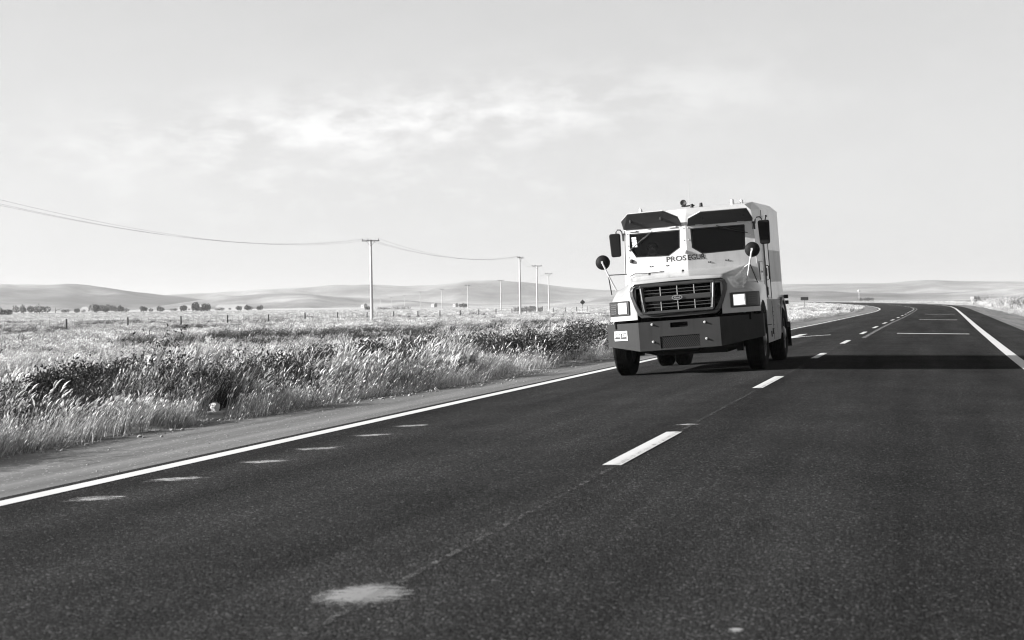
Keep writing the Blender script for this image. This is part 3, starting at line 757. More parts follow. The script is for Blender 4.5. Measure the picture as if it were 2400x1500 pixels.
# --- headlights
for sd in (1, -1):
    def hp(x, z, e=0.0): return Vector((sd * x, hood_front(x) + e, z))
    xa = [.81, .90, 1.0, 1.08, 1.15, 1.205]
    def slab(name, x0, x1, z0, z1, e0, thick, m, parent, bev=.006, n=6, slant=0.0):
        g = MB(); q = [x0 + (x1 - x0) * i / n for i in range(n + 1)]
        vs = [hp(x, z, e0) for x in q for z in (z0 + slant * (x - x0), z1)] + [hp(x, z, e0 + thick) for x in q for z in (z0 + slant * (x - x0), z1)]
        k = 2 * (n + 1); fs = []
        for i in range(n):
            a = 2 * i; fs += [(a, a + 2, a + 3, a + 1), (k + a, k + a + 1, k + a + 3, k + a + 2), (a, k + a, k + a + 2, a + 2), (a + 1, a + 3, k + a + 3, k + a + 1)]
        fs += [(0, 1, k + 1, k), (2 * n, k + 2 * n, k + 2 * n + 1, 2 * n + 1)]
        g.add(vs, fs); return P(g, name, m, parent, bevel=bev, smooth=40)
    hl = slab('headlight', .815, 1.225, 1.005, 1.245, -.018, .05, M['plastic'], None, .012)
    lens = slab('lens', .855, 1.03, 1.035, 1.215, -.032, .03, M['lamp_edge'] if sd > 0 else M['lamp_half'], hl, .012)
    slab('reflector', .872 if sd > 0 else .90, 1.012 if sd > 0 else .985, 1.052 if sd > 0 else 1.07, 1.200 if sd > 0 else 1.16, -.040, .012, M['lamp_on'] if sd > 0 else M['lamp_edge'], lens, 0.0)
    lens['label'] = 'glaring lit lens' if sd > 0 else 'softly lit lens'
    slab('turn_signal', 1.06, 1.215, 1.03, 1.22, -.024, .02, M['frame_grey'], hl, .008)
    for k in range(5): slab('signal_rib', 1.075, 1.212, 1.045 + k * .036, 1.056 + k * .036, -.030, .01, M['chrome'] if sd < 0 else M['plastic'], hl, 0, 3)

# --- bumper: a folded plate with a slot, a mesh and studs
def bz(x): return (0.42 if abs(x) <= .65 else 0.42 + (abs(x) - .65) / .62 * .10)
def by(x): return -1.0 if abs(x) <= .65 else -1.0 + (abs(x) - .65) / .62 * .52
g = MB(); o_ = [(-.65, .88), (.65, .88), (.65, .42), (-.65, .42)]
slot = [(-.135, .845), (.135, .845), (.14, .835), (.14, .775), (.13, .765), (-.13, .765), (-.14, .775), (-.14, .835)]
vent = [(-.315, .635), (.315, .635), (.315, .445), (-.315, .445)]
A = [Vector((x, 0, z)) for x, z in o_]; B = [Vector((x, 0, z)) for x, z in slot]; Cc = [Vector((x, 0, z)) for x, z in vent]
tri = tessellate_polygon([A, B, Cc]); allp = A + B + Cc
g.add([(p.x, -1.0, p.z) for p in allp], [tuple(t) for t in tri])
for loop in (B, Cc):
    n = len(loop); g.add([(p.x, -1.0, p.z) for p in loop] + [(p.x, -.95, p.z) for p in loop], [(i, (i + 1) % n, n + (i + 1) % n, n + i) for i in range(n)])
for sd in (1, -1):
    g.add([(sd * .65, -1, .88), (sd * 1.27, -.48, .88), (sd * 1.27, -.48, .52), (sd * .65, -1, .42), (sd * .65, -.9, .88), (sd * 1.20, -.44, .88)], [(0, 1, 2, 3), (0, 1, 5, 4)])
    g.add([(sd * 1.27, -.48, .88), (sd * 1.27, -.30, .88), (sd * 1.27, -.30, .54), (sd * 1.27, -.48, .52)], [(0, 1, 2, 3)])
    g.add([(sd * .65, -1, .42), (sd * 1.27, -.48, .52), (sd * 1.2, -.44, .53), (sd * .65, -.9, .43)], [(0, 1, 2, 3)])
g.add([(-.65, -1, .88), (.65, -1, .88), (.65, -.9, .88), (-.65, -.9, .88)], [(0, 1, 2, 3)])
g.add([(-.65, -1, .42), (.65, -1, .42), (.65, -.9, .43), (-.65, -.9, .43)], [(0, 1, 2, 3)])
bump = P(g, 'bumper', M['bumper']); weld(bump)
s_ = MB(); s_.box((0, -.945, .805), (.30, .01, .1)); s_.box((0, -.945, .54), (.66, .01, .22)); P(s_, 'bumper_void', M['void'], bump)
for x0 in np.arange(-.315 - .19 * 1.6, .315, .036):
    zs = .445; a = (x0, zs); bq = (x0 + .19 * 1.6, .635)
    t0 = max(0, (-.315 - a[0]) / (bq[0] - a[0])); t1 = min(1, (.315 - a[0]) / (bq[0] - a[0]))
    if t1 - t0 < .05: continue
    p0 = Vector((a[0] + (bq[0] - a[0]) * t0, -.985, zs + .19 * t0)); p1 = Vector((a[0] + (bq[0] - a[0]) * t1, -.985, zs + .19 * t1))
    s_ = MB(); s_.tube([p0, p1], .0042, 4); P(s_, 'mesh_strand', M['bumper'], bump)
for x, z in ((-.43, .835), (.41, .815), (-.43, .56), (.42, .555)):
    s_ = MB(); s_.lathe([(.0, .035), (.011, .034), (.011, .012), (.02, .010), (.02, 0)], (x, -1.0, z), (0, -1, 0), 8); P(s_, 'bolt', M['steel'], bump)
# licence plate on the left wing of the bumper
pc = Vector((-1.0, by(-1.0), .685)); tx = Vector((.62, -.52, 0)).normalized(); nn = Vector((-.52, -.62, 0)).normalized()
rot = Matrix((tx, -nn, Vector((0, 0, 1)))).transposed()
s_ = MB(); s_.box(pc + nn * .006, (.335, .008, .155), rot); pl = P(s_, 'licence_plate', M['platewhite'], bump, bevel=.006)
s_ = MB(); s_.box(pc + nn * .0115 + Vector((0, 0, -.002)), (.30, .004, .095), rot); P(s_, 'plate_field', M['letter'], pl)
o = pc + nn * .0145
m = LEAN @ Matrix(((tx.x, 0, nn.x, o.x), (tx.y, 0, nn.y, o.y), (tx.z, 1, nn.z, o.z), (0, 0, 0, 1)))
t_ = text_mesh('HWJ 631', .08, .0008, .0006); t_.materials.append(M['platewhite']); place_text('plate_lettering', t_, m, pl, .275, -.1375, -.037, .072)

# --- right and left flank: skirts, hatches, doors
for sd in (1, -1):
    X = 1.185 * sd
    sk = MB()
    pr = [(0.64, 1.10), (0.66, .75), (0.60, .50), (0.56, .38), (2.72, .40), (2.98, .55), (3.00, 1.10)]
    sk.prism([(X, y, z) for y, z in pr], (sd * .02, 0, 0)); skp = P(sk, 'side_skirt', M['skirt'])
    for k in range(7):
        s_ = MB(); s_.box((X + sd * .024, 2.25, .52 + k * .075), (.012, 1.15, .012)); P(s_, 'louvre', M['skirt'], skp)
    for (y, z0, z1) in ((1.62, .42, 1.08), (1.0, .66, .70)):
        s_ = MB(); s_.box((X + sd * .0215, y, (z0 + z1) / 2), (.004, .014 if z1 - z0 > .2 else .7, z1 - z0 if z1 - z0 > .2 else .012)); P(s_, 'panel_seam', M['void'], skp)
    for (y, z) in ((1.2, .52), (1.45, .56)):
        s_ = MB(); s_.box((X + sd * .026, y, z), (.02, .05, .10)); P(s_, 'latch', M['black'], skp, bevel=.005)
    s_ = MB(); s_.lathe([(0, .03), (.028, .026), (.03, 0)], (X + sd * .02, 2.75, 1.0), (sd, 0, 0), 10); P(s_, 'side_marker', M['platewhite'], skp)
    s_ = MB(); s_.box((1.172 * sd, 2.37, 1.105), (.02, 3.5, .02)); P(s_, 'body_moulding', M['skirt'])
    # rear wheel arch
    s_ = MB(); aro = [(3.6 + math.cos(R(g_)) * .66, .50 + math.sin(R(g_)) * .66) for g_ in range(0, 181, 12)]; ari = [(3.6 + math.cos(R(g_)) * .60, .50 + math.sin(R(g_)) * .60) for g_ in range(180, -1, -12)]
    n = len(aro); s_.add([(1.18 * sd, y, z) for y, z in aro] + [(1.215 * sd, y, z) for y, z in aro] + [(1.18 * sd, y, z) for y, z in reversed(ari)] + [(1.215 * sd, y, z) for y, z in reversed(ari)],
         [(n + i, n + i + 1, 3 * n + i + 1, 3 * n + i) for i in range(n - 1)] + [(i, i + 1, n + i + 1, n + i) for i in range(n - 1)] + [(2 * n + i, 2 * n + i + 1, 3 * n + i + 1, 3 * n + i) for i in range(n - 1)])
    P(s_, 'wheel_arch', M['skirt'])
    # cab door: seams, hatch, hinges and handle
    def flank(y): return 1.13 + (1.17 - 1.13) * min(1, max(0, (y - .58) / .67)) if y < 1.25 else 1.17
    s_ = MB(); d0 = [(1.27, 2.30), (1.85, 2.30), (1.85, 1.14), (1.27, 1.14)]
    s_.prism([((flank(y) + .001) * sd, y, z) for y, z in d0], (sd * .012, 0, 0)); dr = P(s_, 'door', M['white'], bevel=.004)
    s_ = MB(); s_.box((1.186 * sd, 1.262, 1.7), (.008, .010, 1.16)); P(s_, 'door_seam', M['void'], dr)
    s_ = MB(); s_.box((1.186 * sd, 1.858, 1.7), (.008, .012, 1.16)); P(s_, 'door_seam', M['void'], dr)
    for z in (1.58, 1.25):
        s_ = MB(); s_.tube([(1.19 * sd, 1.29, z - .07), (1.19 * sd, 1.29, z + .07)], .014, 8); P(s_, 'hinge', M['skirt'], dr)
    s_ = MB(); s_.tube([(1.175 * sd, 1.45, 1.70), (1.215 * sd, 1.45, 1.68), (1.215 * sd, 1.45, 1.46), (1.175 * sd, 1.45, 1.44)], .011, 6); P(s_, 'handle', M['black'], dr)
    s_ = MB(); hq = [(.68, 1.75), (1.02, 1.75), (1.02, 1.15), (.68, 1.15)]
    s_.prism([((flank(y) + .0015) * sd, y, z) for y, z in hq], (sd * .010, 0, 0)); ht = P(s_, 'hatch', M['white'])
    for a_, b_ in zip(hq, hq[1:] + hq[:1]):
        s_ = MB(); s_.tube([((flank(a_[0]) + .010) * sd, *a_), ((flank(b_[0]) + .010) * sd, *b_)], .005, 4); P(s_, 'hatch_seam', M['skirt'], ht)
    s_ = MB(); s_.lathe([(0, .02), (.016, .018), (.018, 0)], ((flank(.78) + .01) * sd, .86, 1.58), (sd, 0, 0), 8); P(s_, 'hatch_lock', M['black'], ht)
    # grey load-bay panel with upright ribs
    s_ = MB(); s_.prism([(1.172 * sd, y, z) for y, z in [(2.0, 1.98), (3.9, 2.02), (3.9, 1.45), (2.0, 1.42)]], (sd * .008, 0, 0)); lp = P(s_, 'load_panel', M['panel'])
    # rear corner: lamps and mud flap
    for z in (1.16, 1.05):
        s_ = MB(); s_.box((1.215 * sd, 4.16, z), (.09, .06, .07)); P(s_, 'rear_lamp', M['black'], bevel=.01)
    s_ = MB(); s_.box((1.20 * sd, 4.17, .62), (.12, .08, .09)); P(s_, 'rear_bracket', M['black'])
    s_ = MB(); s_.box((1.06 * sd, 4.15, .45), (.40, .015, .46)); P(s_, 'mud_flap', M['rubber'])

# --- mirrors
for sd in (1, -1):
    s_ = MB(); cx, cz, cy = 1.268 * sd, 2.235, .62
    pr = [(-.080, -.19), (-.055, -.205), (.06, -.205), (.085, -.19), (.096, .17), (.076, .195), (-.076, .195), (-.096, .17)]
    s_.prism([(cx + x * 1.0, cy, cz + z) for x, z in pr], (0, .07, 0)); mr = P(s_, 'side_mirror', M['mirror'], bevel=.02)
    s_ = MB(); s_.prism([(cx + x * .9, cy + .071, cz + z * .94) for x, z in pr], (0, .004, 0)); P(s_, 'mirror_glass', M['chrome'], mr)
    s_ = MB(); xb = 1.10 * sd
    s_.tube([(xb, .62, cz + .13), (xb + sd * .03, .63, cz + .15), (xb + sd * .035, .63, cz + .21), (xb + sd * .06, .63, cz + .25), (xb + sd * .11, .64, cz + .255), (xb + sd * .14, .65, cz + .22), (xb + sd * .145, .65, cz + .17)], .011, 8)
    s_.box((xb + sd * .005, .63, cz + .12), (.05, .05, .13)); P(s_, 'mirror_arm', M['black'], mr)
    # round convex mirror on a pole from the fender
    cx, cz, cy = (1.145 if sd > 0 else -1.325), 1.92, -.2
    s_ = MB(); s_.lathe([(.0, -.045), (.05, -.042), (.10, -.022), (.122, .0), (.122, .012), (0, .014)], (cx, cy, cz), (0, 1, 0), 28); rm = P(s_, 'round_mirror', M['mirror'], smooth=50)
    fx = (1.03 if sd > 0 else -1.13)
    s_ = MB(); s_.tube([(cx, cy - .05, cz - .0), (cx + (fx - cx) * .5, cy - .05, 1.68), (fx, cy + .0, 1.44)], .0135, 8); s_.box((cx, cy - .05, cz), (.03, .03, .04)); P(s_, 'mirror_pole', M['steel'], rm)
    mid = Vector((cx + (fx - cx) * .45, cy - .05, 1.70))
    s_ = MB(); s_.tube([mid, (fx * .90, .35, 1.66)] if sd > 0 else [mid, (-1.05, .35, 1.71)], .009, 6); P(s_, 'mirror_brace', M['steel'] if sd > 0 else M['black'], rm)
    s_ = MB(); s_.tube([mid, (1.17 * sd + (0 if sd > 0 else -.09), .02, 1.38)], .009, 6); P(s_, 'mirror_brace', M['black'], rm)
# --- roof fittings
s_ = MB(); s_.lathe([(.0, -.02), (.045, -.015), (.055, .05), (.05, .06), (0, .045)], (-.09, .98, 2.86), (0, -1, .15), 14); sl = P(s_, 'search_lamp', M['black'], smooth=40)
s_ = MB(); s_.tube([(-.09, .98, 2.80), (-.09, .98, 2.86)], .015); s_.box((-.02, .98, 2.81), (.22, .06, .02)); P(s_, 'lamp_bracket', M['black'], sl)
for x, y, hgt in ((-.86, 1.05, .06), (.73, 1.05, .07), (.20, 1.0, .06), (.88, 1.1, .05), (.05, .95, .05)):
    s_ = MB(); s_.lathe([(0, hgt), (.024, hgt), (.03, hgt * .5), (.03, -.03)], (x, y, 2.785), (0, 0, 1), 10); P(s_, 'roof_lamp', M['steel'] if abs(x) > .5 else M['black'], smooth=40)
s_ = MB(); s_.tube([(-.075, 1.5, 2.80), (-.07, 1.5, 3.0), (-.045, 1.52, 3.36)], .006, 5, r1=.003); P(s_, 'aerial', M['wire_pale'])
s_ = MB(); s_.tube([(1.178, 1.62, 2.42), (1.215, 1.62, 2.55)], .01); s_.box((1.215, 1.68, 2.56), (.02, .16, .025)); P(s_, 'flank_bracket', M['black'])

# --- running gear (not leaning with the body)
def wheel(x, y, w_, out, dual=False):
    r = .50; c = (x, y, r - .004)
    prof = [(.29, -w_ / 2 + .02), (.33, -w_ / 2), (.42, -w_ / 2 - .004), (.47, -w_ / 2 + .012), (.492, -w_ / 2 + .035)]
    n = 6; g = []
    for i in range(n):                                           # circumferential tread grooves
        a = -w_ / 2 + .045 + (w_ - .09) * i / n; bq = -w_ / 2 + .045 + (w_ - .09) * (i + 1) / n
        g += [(.5, a), (.5, bq - .012), (.487, bq - .010), (.487, bq - .002)]
    prof = prof + g + [(.5, w_ / 2 - .045), (.492, w_ / 2 - .035), (.47, w_ / 2 - .012), (.42, w_ / 2 + .004), (.33, w_ / 2), (.29, w_ / 2 - .02)]
    rt = empty_part('wheel', truck, (x, y, r - .004))
    s_ = MB(); s_.lathe(prof, (0, 0, 0), (1, 0, 0), 40, closed=True); s_.build('tyre', M['rubber'], rt, smooth=30)
    sg = 1 if out > 0 else -1
    s_ = MB(); s_.lathe([(.29, w_ / 2 - .02), (.275, w_ / 2 - .03), (.25, w_ / 2 - .10), (.16, w_ / 2 - .09), (.13, w_ / 2 - .02), (.08, w_ / 2 + .01), (.0, w_ / 2 + .012)], (0, 0, 0), (sg, 0, 0), 28); s_.build('rim', M['frame_grey'], rt, smooth=35)
    for k in range(8):
        g_ = 2 * math.pi * k / 8; s_ = MB(); s_.lathe([(0, .02), (.014, .018), (.014, 0)], (sg * (w_ / 2 - .085), math.cos(g_) * .205, math.sin(g_) * .205), (sg, 0, 0), 6); s_.build('wheel_nut', M['steel'], rt)
    s_ = MB(); s_.lathe([(.28, -w_ / 2 + .03), (.15, -w_ / 2 + .06), (0, -w_ / 2 + .06)], (0, 0, 0), (sg, 0, 0), 20); s_.build('brake_drum', M['chassis'], rt)
def empty_part(name, parent, loc):
    o = bpy.data.objects.new(name, None); COL.objects.link(o); o.parent = parent; o.location = loc; o.empty_display_size = .2
    return o
for sd in (1, -1):
    wheel(1.08 * sd, 0, .28, sd)
    wheel(1.06 * sd, 3.6, .27, sd); wheel(.73 * sd, 3.6, .27, sd)
s_ = MB(); s_.tube([(-.95, 0, .46), (-.6, 0, .37), (.6, 0, .37), (.95, 0, .46)], .06, 8); s_.box((0, 0, .37), (1.2, .12, .13)); s_.build('front_axle', M['chassis'], truck)
s_ = MB(); s_.tube([(-.9, 3.6, .5), (.9, 3.6, .5)], .08, 10); s_.lathe([(0, -.2), (.12, -.18), (.2, -.05), (.2, .05), (.12, .18), (0, .2)], (0, 3.55, .48), (0, 1, 0), 14); s_.build('rear_axle', M['chassis'], truck)
s_ = MB()
for sd in (1, -1): s_.box((sd * .42, 1.6, .72), (.09, 5.0, .22)); s_.box((sd * .42, 0, .53), (.08, 1.1, .05)); s_.box((sd * .42, 3.5, .62), (.08, 1.2, .07))
for y in (-.7, .5, 1.6, 2.8, 3.9): s_.box((0, y, .74), (.8, .1, .14))
s_.build('chassis_frame', M['chassis'], truck)
s_ = MB(); s_.box((-.12, -.05, .56), (.62, .6, .44)); s_.box((-.15, .45, .47), (.50, .7, .28)); s_.box((.45, -.3, .50), (.30, .3, .12)); s_.box((-.55, -.55, .52), (.16, .3, .2)); s_.box((.6, -.6, .53), (.14, .3, .18)); s_.build('engine_sump', M['chassis'], truck, bevel=.05)
s_ = MB(); s_.tube([(-.75, -.28, .40), (.75, -.28, .42)], .018, 6); s_.tube([(.25, -.45, .42), (.55, -.40, .46), (.78, -.2, .42)], .02, 6); s_.box((.82, -.1, .40), (.10, .12, .16)); s_.box((-.82, -.1, .40), (.10, .12, .16)); s_.build('steering_linkage', M['chassis'], truck)
s_ = MB(); s_.lathe([(0, -.5), (.16, -.48), (.17, 0), (.16, .48), (0, .5)], (.72, 1.9, .62), (0, 1, 0), 14); s_.build('fuel_tank', M['chassis'], truck)
s_ = MB(); s_.box((-.72, 1.9, .66), (.36, .9, .3)); s_.build('battery_box', M['chassis'], truck)
s_ = MB(); s_.box((0, 2.0, .88), (2.2, 4.1, .03)); s_.build('floor_pan', M['chassis'], truck)

# ------------------------------------------------------------------ the passenger behind the windscreen
def person():
    J = {'pelvis': (0, 0, 0), 'belly': (0, .02, .17), 'chest': (0, .01, .36), 'neckbase': (0, 0, .49), 'neck': (0, -.015, .56), 'skull': (0, -.03, .64), 'crown': (0, -.02, .735),
         'jaw': (0, -.075, .60), 'nose': (0, -.125, .65), 'sl': (-.17, 0, .46), 'el': (-.23, -.06, .2), 'wl': (-.15, -.28, .10), 'hl': (-.10, -.36, .09), 'sr': (.17, 0, .46), 'er': (.23, -.06, .2), 'wr': (.15, -.28, .10), 'hr': (.10, -.36, .09),
         'hipl': (-.10, -.03, -.02), 'kl': (-.14, -.46, .02), 'al': (-.14, -.52, -.38), 'fl': (-.14, -.66, -.41), 'hipr': (.10, -.03, -.02), 'kr': (.14, -.46, .02), 'ar': (.14, -.52, -.38), 'fr': (.14, -.66, -.41)}
    rad = {'pelvis': .13, 'belly': .13, 'chest': .15, 'neckbase': .09, 'neck': .055, 'skull': .082, 'crown': .065, 'jaw': .045, 'nose': .018, 'sl': .065, 'el': .045, 'wl': .03, 'hl': .035, 'sr': .065, 'er': .045, 'wr': .03, 'hr': .035,
           'hipl': .095, 'kl': .065, 'al': .045, 'fl': .04, 'hipr': .095, 'kr': .065, 'ar': .045, 'fr': .04}
    E = [('pelvis', 'belly'), ('belly', 'chest'), ('chest', 'neckbase'), ('neckbase', 'neck'), ('neck', 'skull'), ('skull', 'crown'), ('skull', 'jaw'), ('skull', 'nose'), ('neckbase', 'sl'), ('sl', 'el'), ('el', 'wl'), ('wl', 'hl'), ('neckbase', 'sr'), ('sr', 'er'), ('er', 'wr'), ('wr', 'hr'),
         ('pelvis', 'hipl'), ('hipl', 'kl'), ('kl', 'al'), ('al', 'fl'), ('pelvis', 'hipr'), ('hipr', 'kr'), ('kr', 'ar'), ('ar', 'fr')]
    ks = list(J)
    # five fingers on each hand, laid over the thighs
    for sd, hnd in ((-1, 'hl'), (1, 'hr')):
        hx, hy, hz = J[hnd]
        for i in range(4):
            k1, k2 = f'{hnd}{i}a', f'{hnd}{i}b'; J[k1] = (hx + (i - 1.5) * .022, hy - .055, hz - .008); J[k2] = (hx + (i - 1.5) * .023, hy - (.095, .105, .10, .085)[i], hz - .03)
            rad[k1] = .010; rad[k2] = .008; E.append((hnd, k1)); E.append((k1, k2))
        k1 = f'{hnd}t'; J[k1] = (hx - sd * .055, hy - .03, hz - .01); rad[k1] = .010; E.append((hnd, k1))
    ks = list(J)
    me = bpy.data.meshes.new('person'); me.from_pydata([J[k] for k in ks], [(ks.index(a), ks.index(c)) for a, c in E], [])
    me.materials.append(M['skin'])
    o = link_mesh('person', me)
    bm = bmesh.new(); bm.from_mesh(me); bm.verts.layers.skin.verify(); bm.to_mesh(me); bm.free()
    for i, k in enumerate(ks):
        d_ = me.skin_vertices[0].data[i]; d_.radius = (rad[k], rad[k]); d_.use_root = (k == 'pelvis')
    o.modifiers.new('skin', 'SKIN').use_smooth_shade = True
    sb = o.modifiers.new('sub', 'SUBSURF'); sb.levels = 2; sb.render_levels = 2
    o.matrix_world = TM @ LEAN @ Matrix.Translation((-.74, 1.28, 1.50))
    tag(o, 'dark-shirted person with short hair sitting behind the windscreen with the stickers', 'person')
    # shirt and short hair
    s_ = MB(); s_.lathe([(.155, -.02), (.16, .08), (.155, .2), (.178, .34), (.17, .42), (.11, .49), (.075, .52)], (0, .01, 0), (0, 0, 1), 18); sh = s_.build('shirt', M['cloth'], o, smooth=180); sh.scale = (1.15, 1.0, 1)
    s_ = MB(); s_.lathe([(.098, -.0), (.10, .03), (.092, .065), (.065, .095), (.03, .112), (0, .115)], (0, -.005, .645), (0, .25, 1), 16); s_.build('hair', M['hair'], o, smooth=180)
    for sd in (-1, 1):
        s_ = MB(); s_.lathe([(0, .012), (.009, .009), (.012, 0), (.0, -.004)], (sd * .033, -.105, .665), (0, -1, 0), 8); s_.build('eye', M['black'], o)
person()

# ------------------------------------------------------------------ power line
def at(px, dist):
    """point on the land at a bearing (given by an image column) and a depth in metres"""
    x = (px - 1200) / 3333.0 * dist; s, r = to_sr(x, dist)
    return Vector((x, dist, float(land_z(s, r))))
ORD = ['first', 'second', 'third', 'fourth', 'fifth', 'sixth', 'seventh', 'eighth', 'ninth', 'tenth', 'eleventh', 'twelfth', 'thirteenth', 'fourteenth', 'fifteenth', 'sixteenth', 'seventeenth', 'eighteenth', 'nineteenth', 'twentieth',
       'twenty-first', 'twenty-second', 'twenty-third', 'twenty-fourth', 'twenty-fifth', 'twenty-sixth', 'twenty-seventh', 'twenty-eighth']
poles = [(-470, 70, 'off'), (872, 170, 0), (1220, 240, 0), (1260, 292, 0), (1287, 368, 0), (1175, 455, 0), (1097, 552, 0), (1037, 672, 0), (986, 770, 0), (949, 1010, 0), (918, 1180, 0), (893, 1330, 0)]
arm_yaw = [0.35, 0.05, 1.15, 0.15, 0.5, 0.1, 0.15, 0.15, 0.1, 0.1, 0.1, 0.1]
PH = 8.3
heads = []
for i, (px, dist, _) in enumerate(poles):
    p = at(px, dist); p.z -= .25; H_ = (8.05 + EYE - p.z) if True else PH
    rt = empty('power_pole', Matrix.Translation(p))
    lab = ['concrete power pole just outside the view beyond the cables', 'tallest concrete power pole standing alone in the grass left of the others', 'thick concrete corner pole with its crossarm end on, second tallest',
           'concrete pole right behind the thick corner pole, middle of the three nearest the truck', 'concrete pole standing nearest the truck, right end of the pole cluster', 'slim far pole just left of the thick corner pole'][i] if i < 6 else 'small hazy far pole, %s to the left of the slim pole beside the corner pole' % ORD[i - 6]
    tag(rt, lab, 'power pole', 'poles of the power line')
    s_ = MB(); s_.lathe([(0, 0), (.19, 0), (.125, H_), (0, H_)], (0, 0, 0), (0, 0, 1), 14); s_.build('shaft', M['concrete'], rt, smooth=40)
    yw = arm_yaw[i]; ax = Vector((math.cos(yw), math.sin(yw), 0)); ay = Vector((-ax.y, ax.x, 0))
    rot = Matrix((ax, ay, Vector((0, 0, 1)))).transposed()
    L_ = 2.1 if i != 2 else 2.4
    s_ = MB(); s_.box(Vector((0, 0, H_ - .12)) - ay * .15, (L_, .10, .11), rot); ca = s_.build('crossarm', M['pole_arm'], rt)
    for sg in (1, -1):
        s_ = MB(); s_.tube([Vector((0, 0, H_ - .75)) - ay * .15, Vector((0, 0, H_ - .16)) - ay * .15 + ax * sg * .55], .02, 5); s_.build('arm_brace', M['pole_arm'], rt)
    hs = []
    for k in (-.95, -.32, .95):
        q = Vector((0, 0, H_ - .06)) - ay * .15 + ax * k * L_ / 2.1
        s_ = MB(); s_.lathe([(0, .2), (.045, .19), (.055, .13), (.03, .11), (.05, .07), (.03, .05), (.02, 0)], q, (0, 0, 1), 8); s_.build('insulator', M['pole_arm'], rt)
        hs.append(p + q + Vector((0, 0, .2)))
    heads.append(hs)
for i in range(len(poles) - 1):
    a, c = heads[i], heads[i + 1]
    span = (c[0] - a[0]).length
    nm = [('three sagging cables entering from the left edge and reaching the tallest pole'), ('three thin cables from the tallest pole to the thick corner pole'), ('short cables from the thick corner pole to the pole behind it'), 'short cables between the two rightmost poles of the line'][i] if i < 4 else 'faint far cables in the %s span beyond the rightmost pole' % ORD[i - 4]
    rt = empty('power_line', Matrix.Translation(a[0])); tag(rt, nm, 'cables', 'cable spans of the power line')
    sag = span * (.021 if i == 0 else .018)
    for k in range(3):
        pts = [a[k].lerp(c[k], t) - Vector((0, 0, sag * (1 + .04 * k) * 4 * t * (1 - t))) - a[0] for t in np.linspace(0, 1, 33)]
        s_ = MB(); s_.tube(pts, .0065 if i == 0 else .009, 4, cap=False); s_.build('cable', M['cable'], rt)

# ------------------------------------------------------------------ wire fence, parallel to the road
fo_ = -72.5 + 2.02
s0 = 99.0
fence = empty('wire_fence', Matrix.Translation(pos(np.array(s0), np.array(fo_), float(land_z(s0, fo_))).tolist()))
tag(fence, 'long wire fence of dark wooden posts and thin pale droppers crossing the dry field', 'fence')
org = fence.matrix_world.translation.copy()
def fpt(s): 
    o = fo_ - 2.02; x = D.x * s + N.x * o; y = D.y * s + N.y * o; ss, r_ = to_sr(x, y); return Vector((x, y, float(land_z(ss, r_)))) - org
pm = dm = None
for k in range(-2, 22):
    s = s0 + 10 * k; p = fpt(s)
    if pm is None:
        s_ = MB(); s_.lathe([(0, -.2), (.085, -.2), (.075, 1.16), (.05, 1.2), (0, 1.2)], (0, 0, 0), (0, 0, 1), 8); o = s_.build('post', M['wood_dark'], fence); pm = o.data
    else: o = link_mesh('post', pm, fence)
    o.location = p
    if k < 9:
        for j in range(1, 8):
            q = fpt(s + 10 * j / 8)
            if dm is None:
                s_ = MB(); s_.box((0, 0, .55), (.05, .05, 1.2)); o = s_.build('dropper', M['wire_pale'], fence); dm = o.data
            else: o = link_mesh('dropper', dm, fence)
            o.location = q; o.rotation_euler = (rnd.uniform(-.03, .03), rnd.uniform(-.03, .03), 0)
for hgt in (.25, .5, .72, .92, 1.1):
    s_ = MB(); s_.tube([fpt(s) + Vector((0, 0, hgt)) for s in np.arange(s0 - 20, s0 + 191, 10)], .003, 3, cap=False); s_.build('wire', M['cable'], fence)

# ------------------------------------------------------------------ leaf clouds: trees, shrubs
def leaf_cloud(c, r, n, size, seed, squash=1.0, hollow=.35):
    g = np.random.default_rng(seed); d_ = g.normal(size=(n, 3)); d_ /= np.linalg.norm(d_, axis=1)[:, None]
    rad = (hollow + (1 - hollow) * g.random(n) ** .5)[:, None]
    lump = .75 + .5 * vnoise(d_[:, 0] * 2.2 + seed, d_[:, 1] * 2.2 + d_[:, 2] * 1.7, seed)[:, None]
    p = np.array(c) + d_ * rad * lump * np.array(r)
    p[:, 2] = np.maximum(p[:, 2], 0.02)
    u = g.normal(size=(n, 3)); u /= np.linalg.norm(u, axis=1)[:, None]; v = np.cross(u, g.normal(size=(n, 3))); v /= np.linalg.norm(v, axis=1)[:, None]
    sz = size * (.6 + .8 * g.random(n))[:, None]
    q = np.stack([p - u * sz, p + v * sz * .45, p + u * sz, p - v * sz * .45], 1).reshape(-1, 3)
    return q
def leaf_mesh(name, quads, m):
    n = len(quads) // 4; me = bpy.data.meshes.new(name); me.from_pydata(quads.tolist(), [], np.arange(4 * n).reshape(n, 4).tolist()); me.materials.append(m); return me
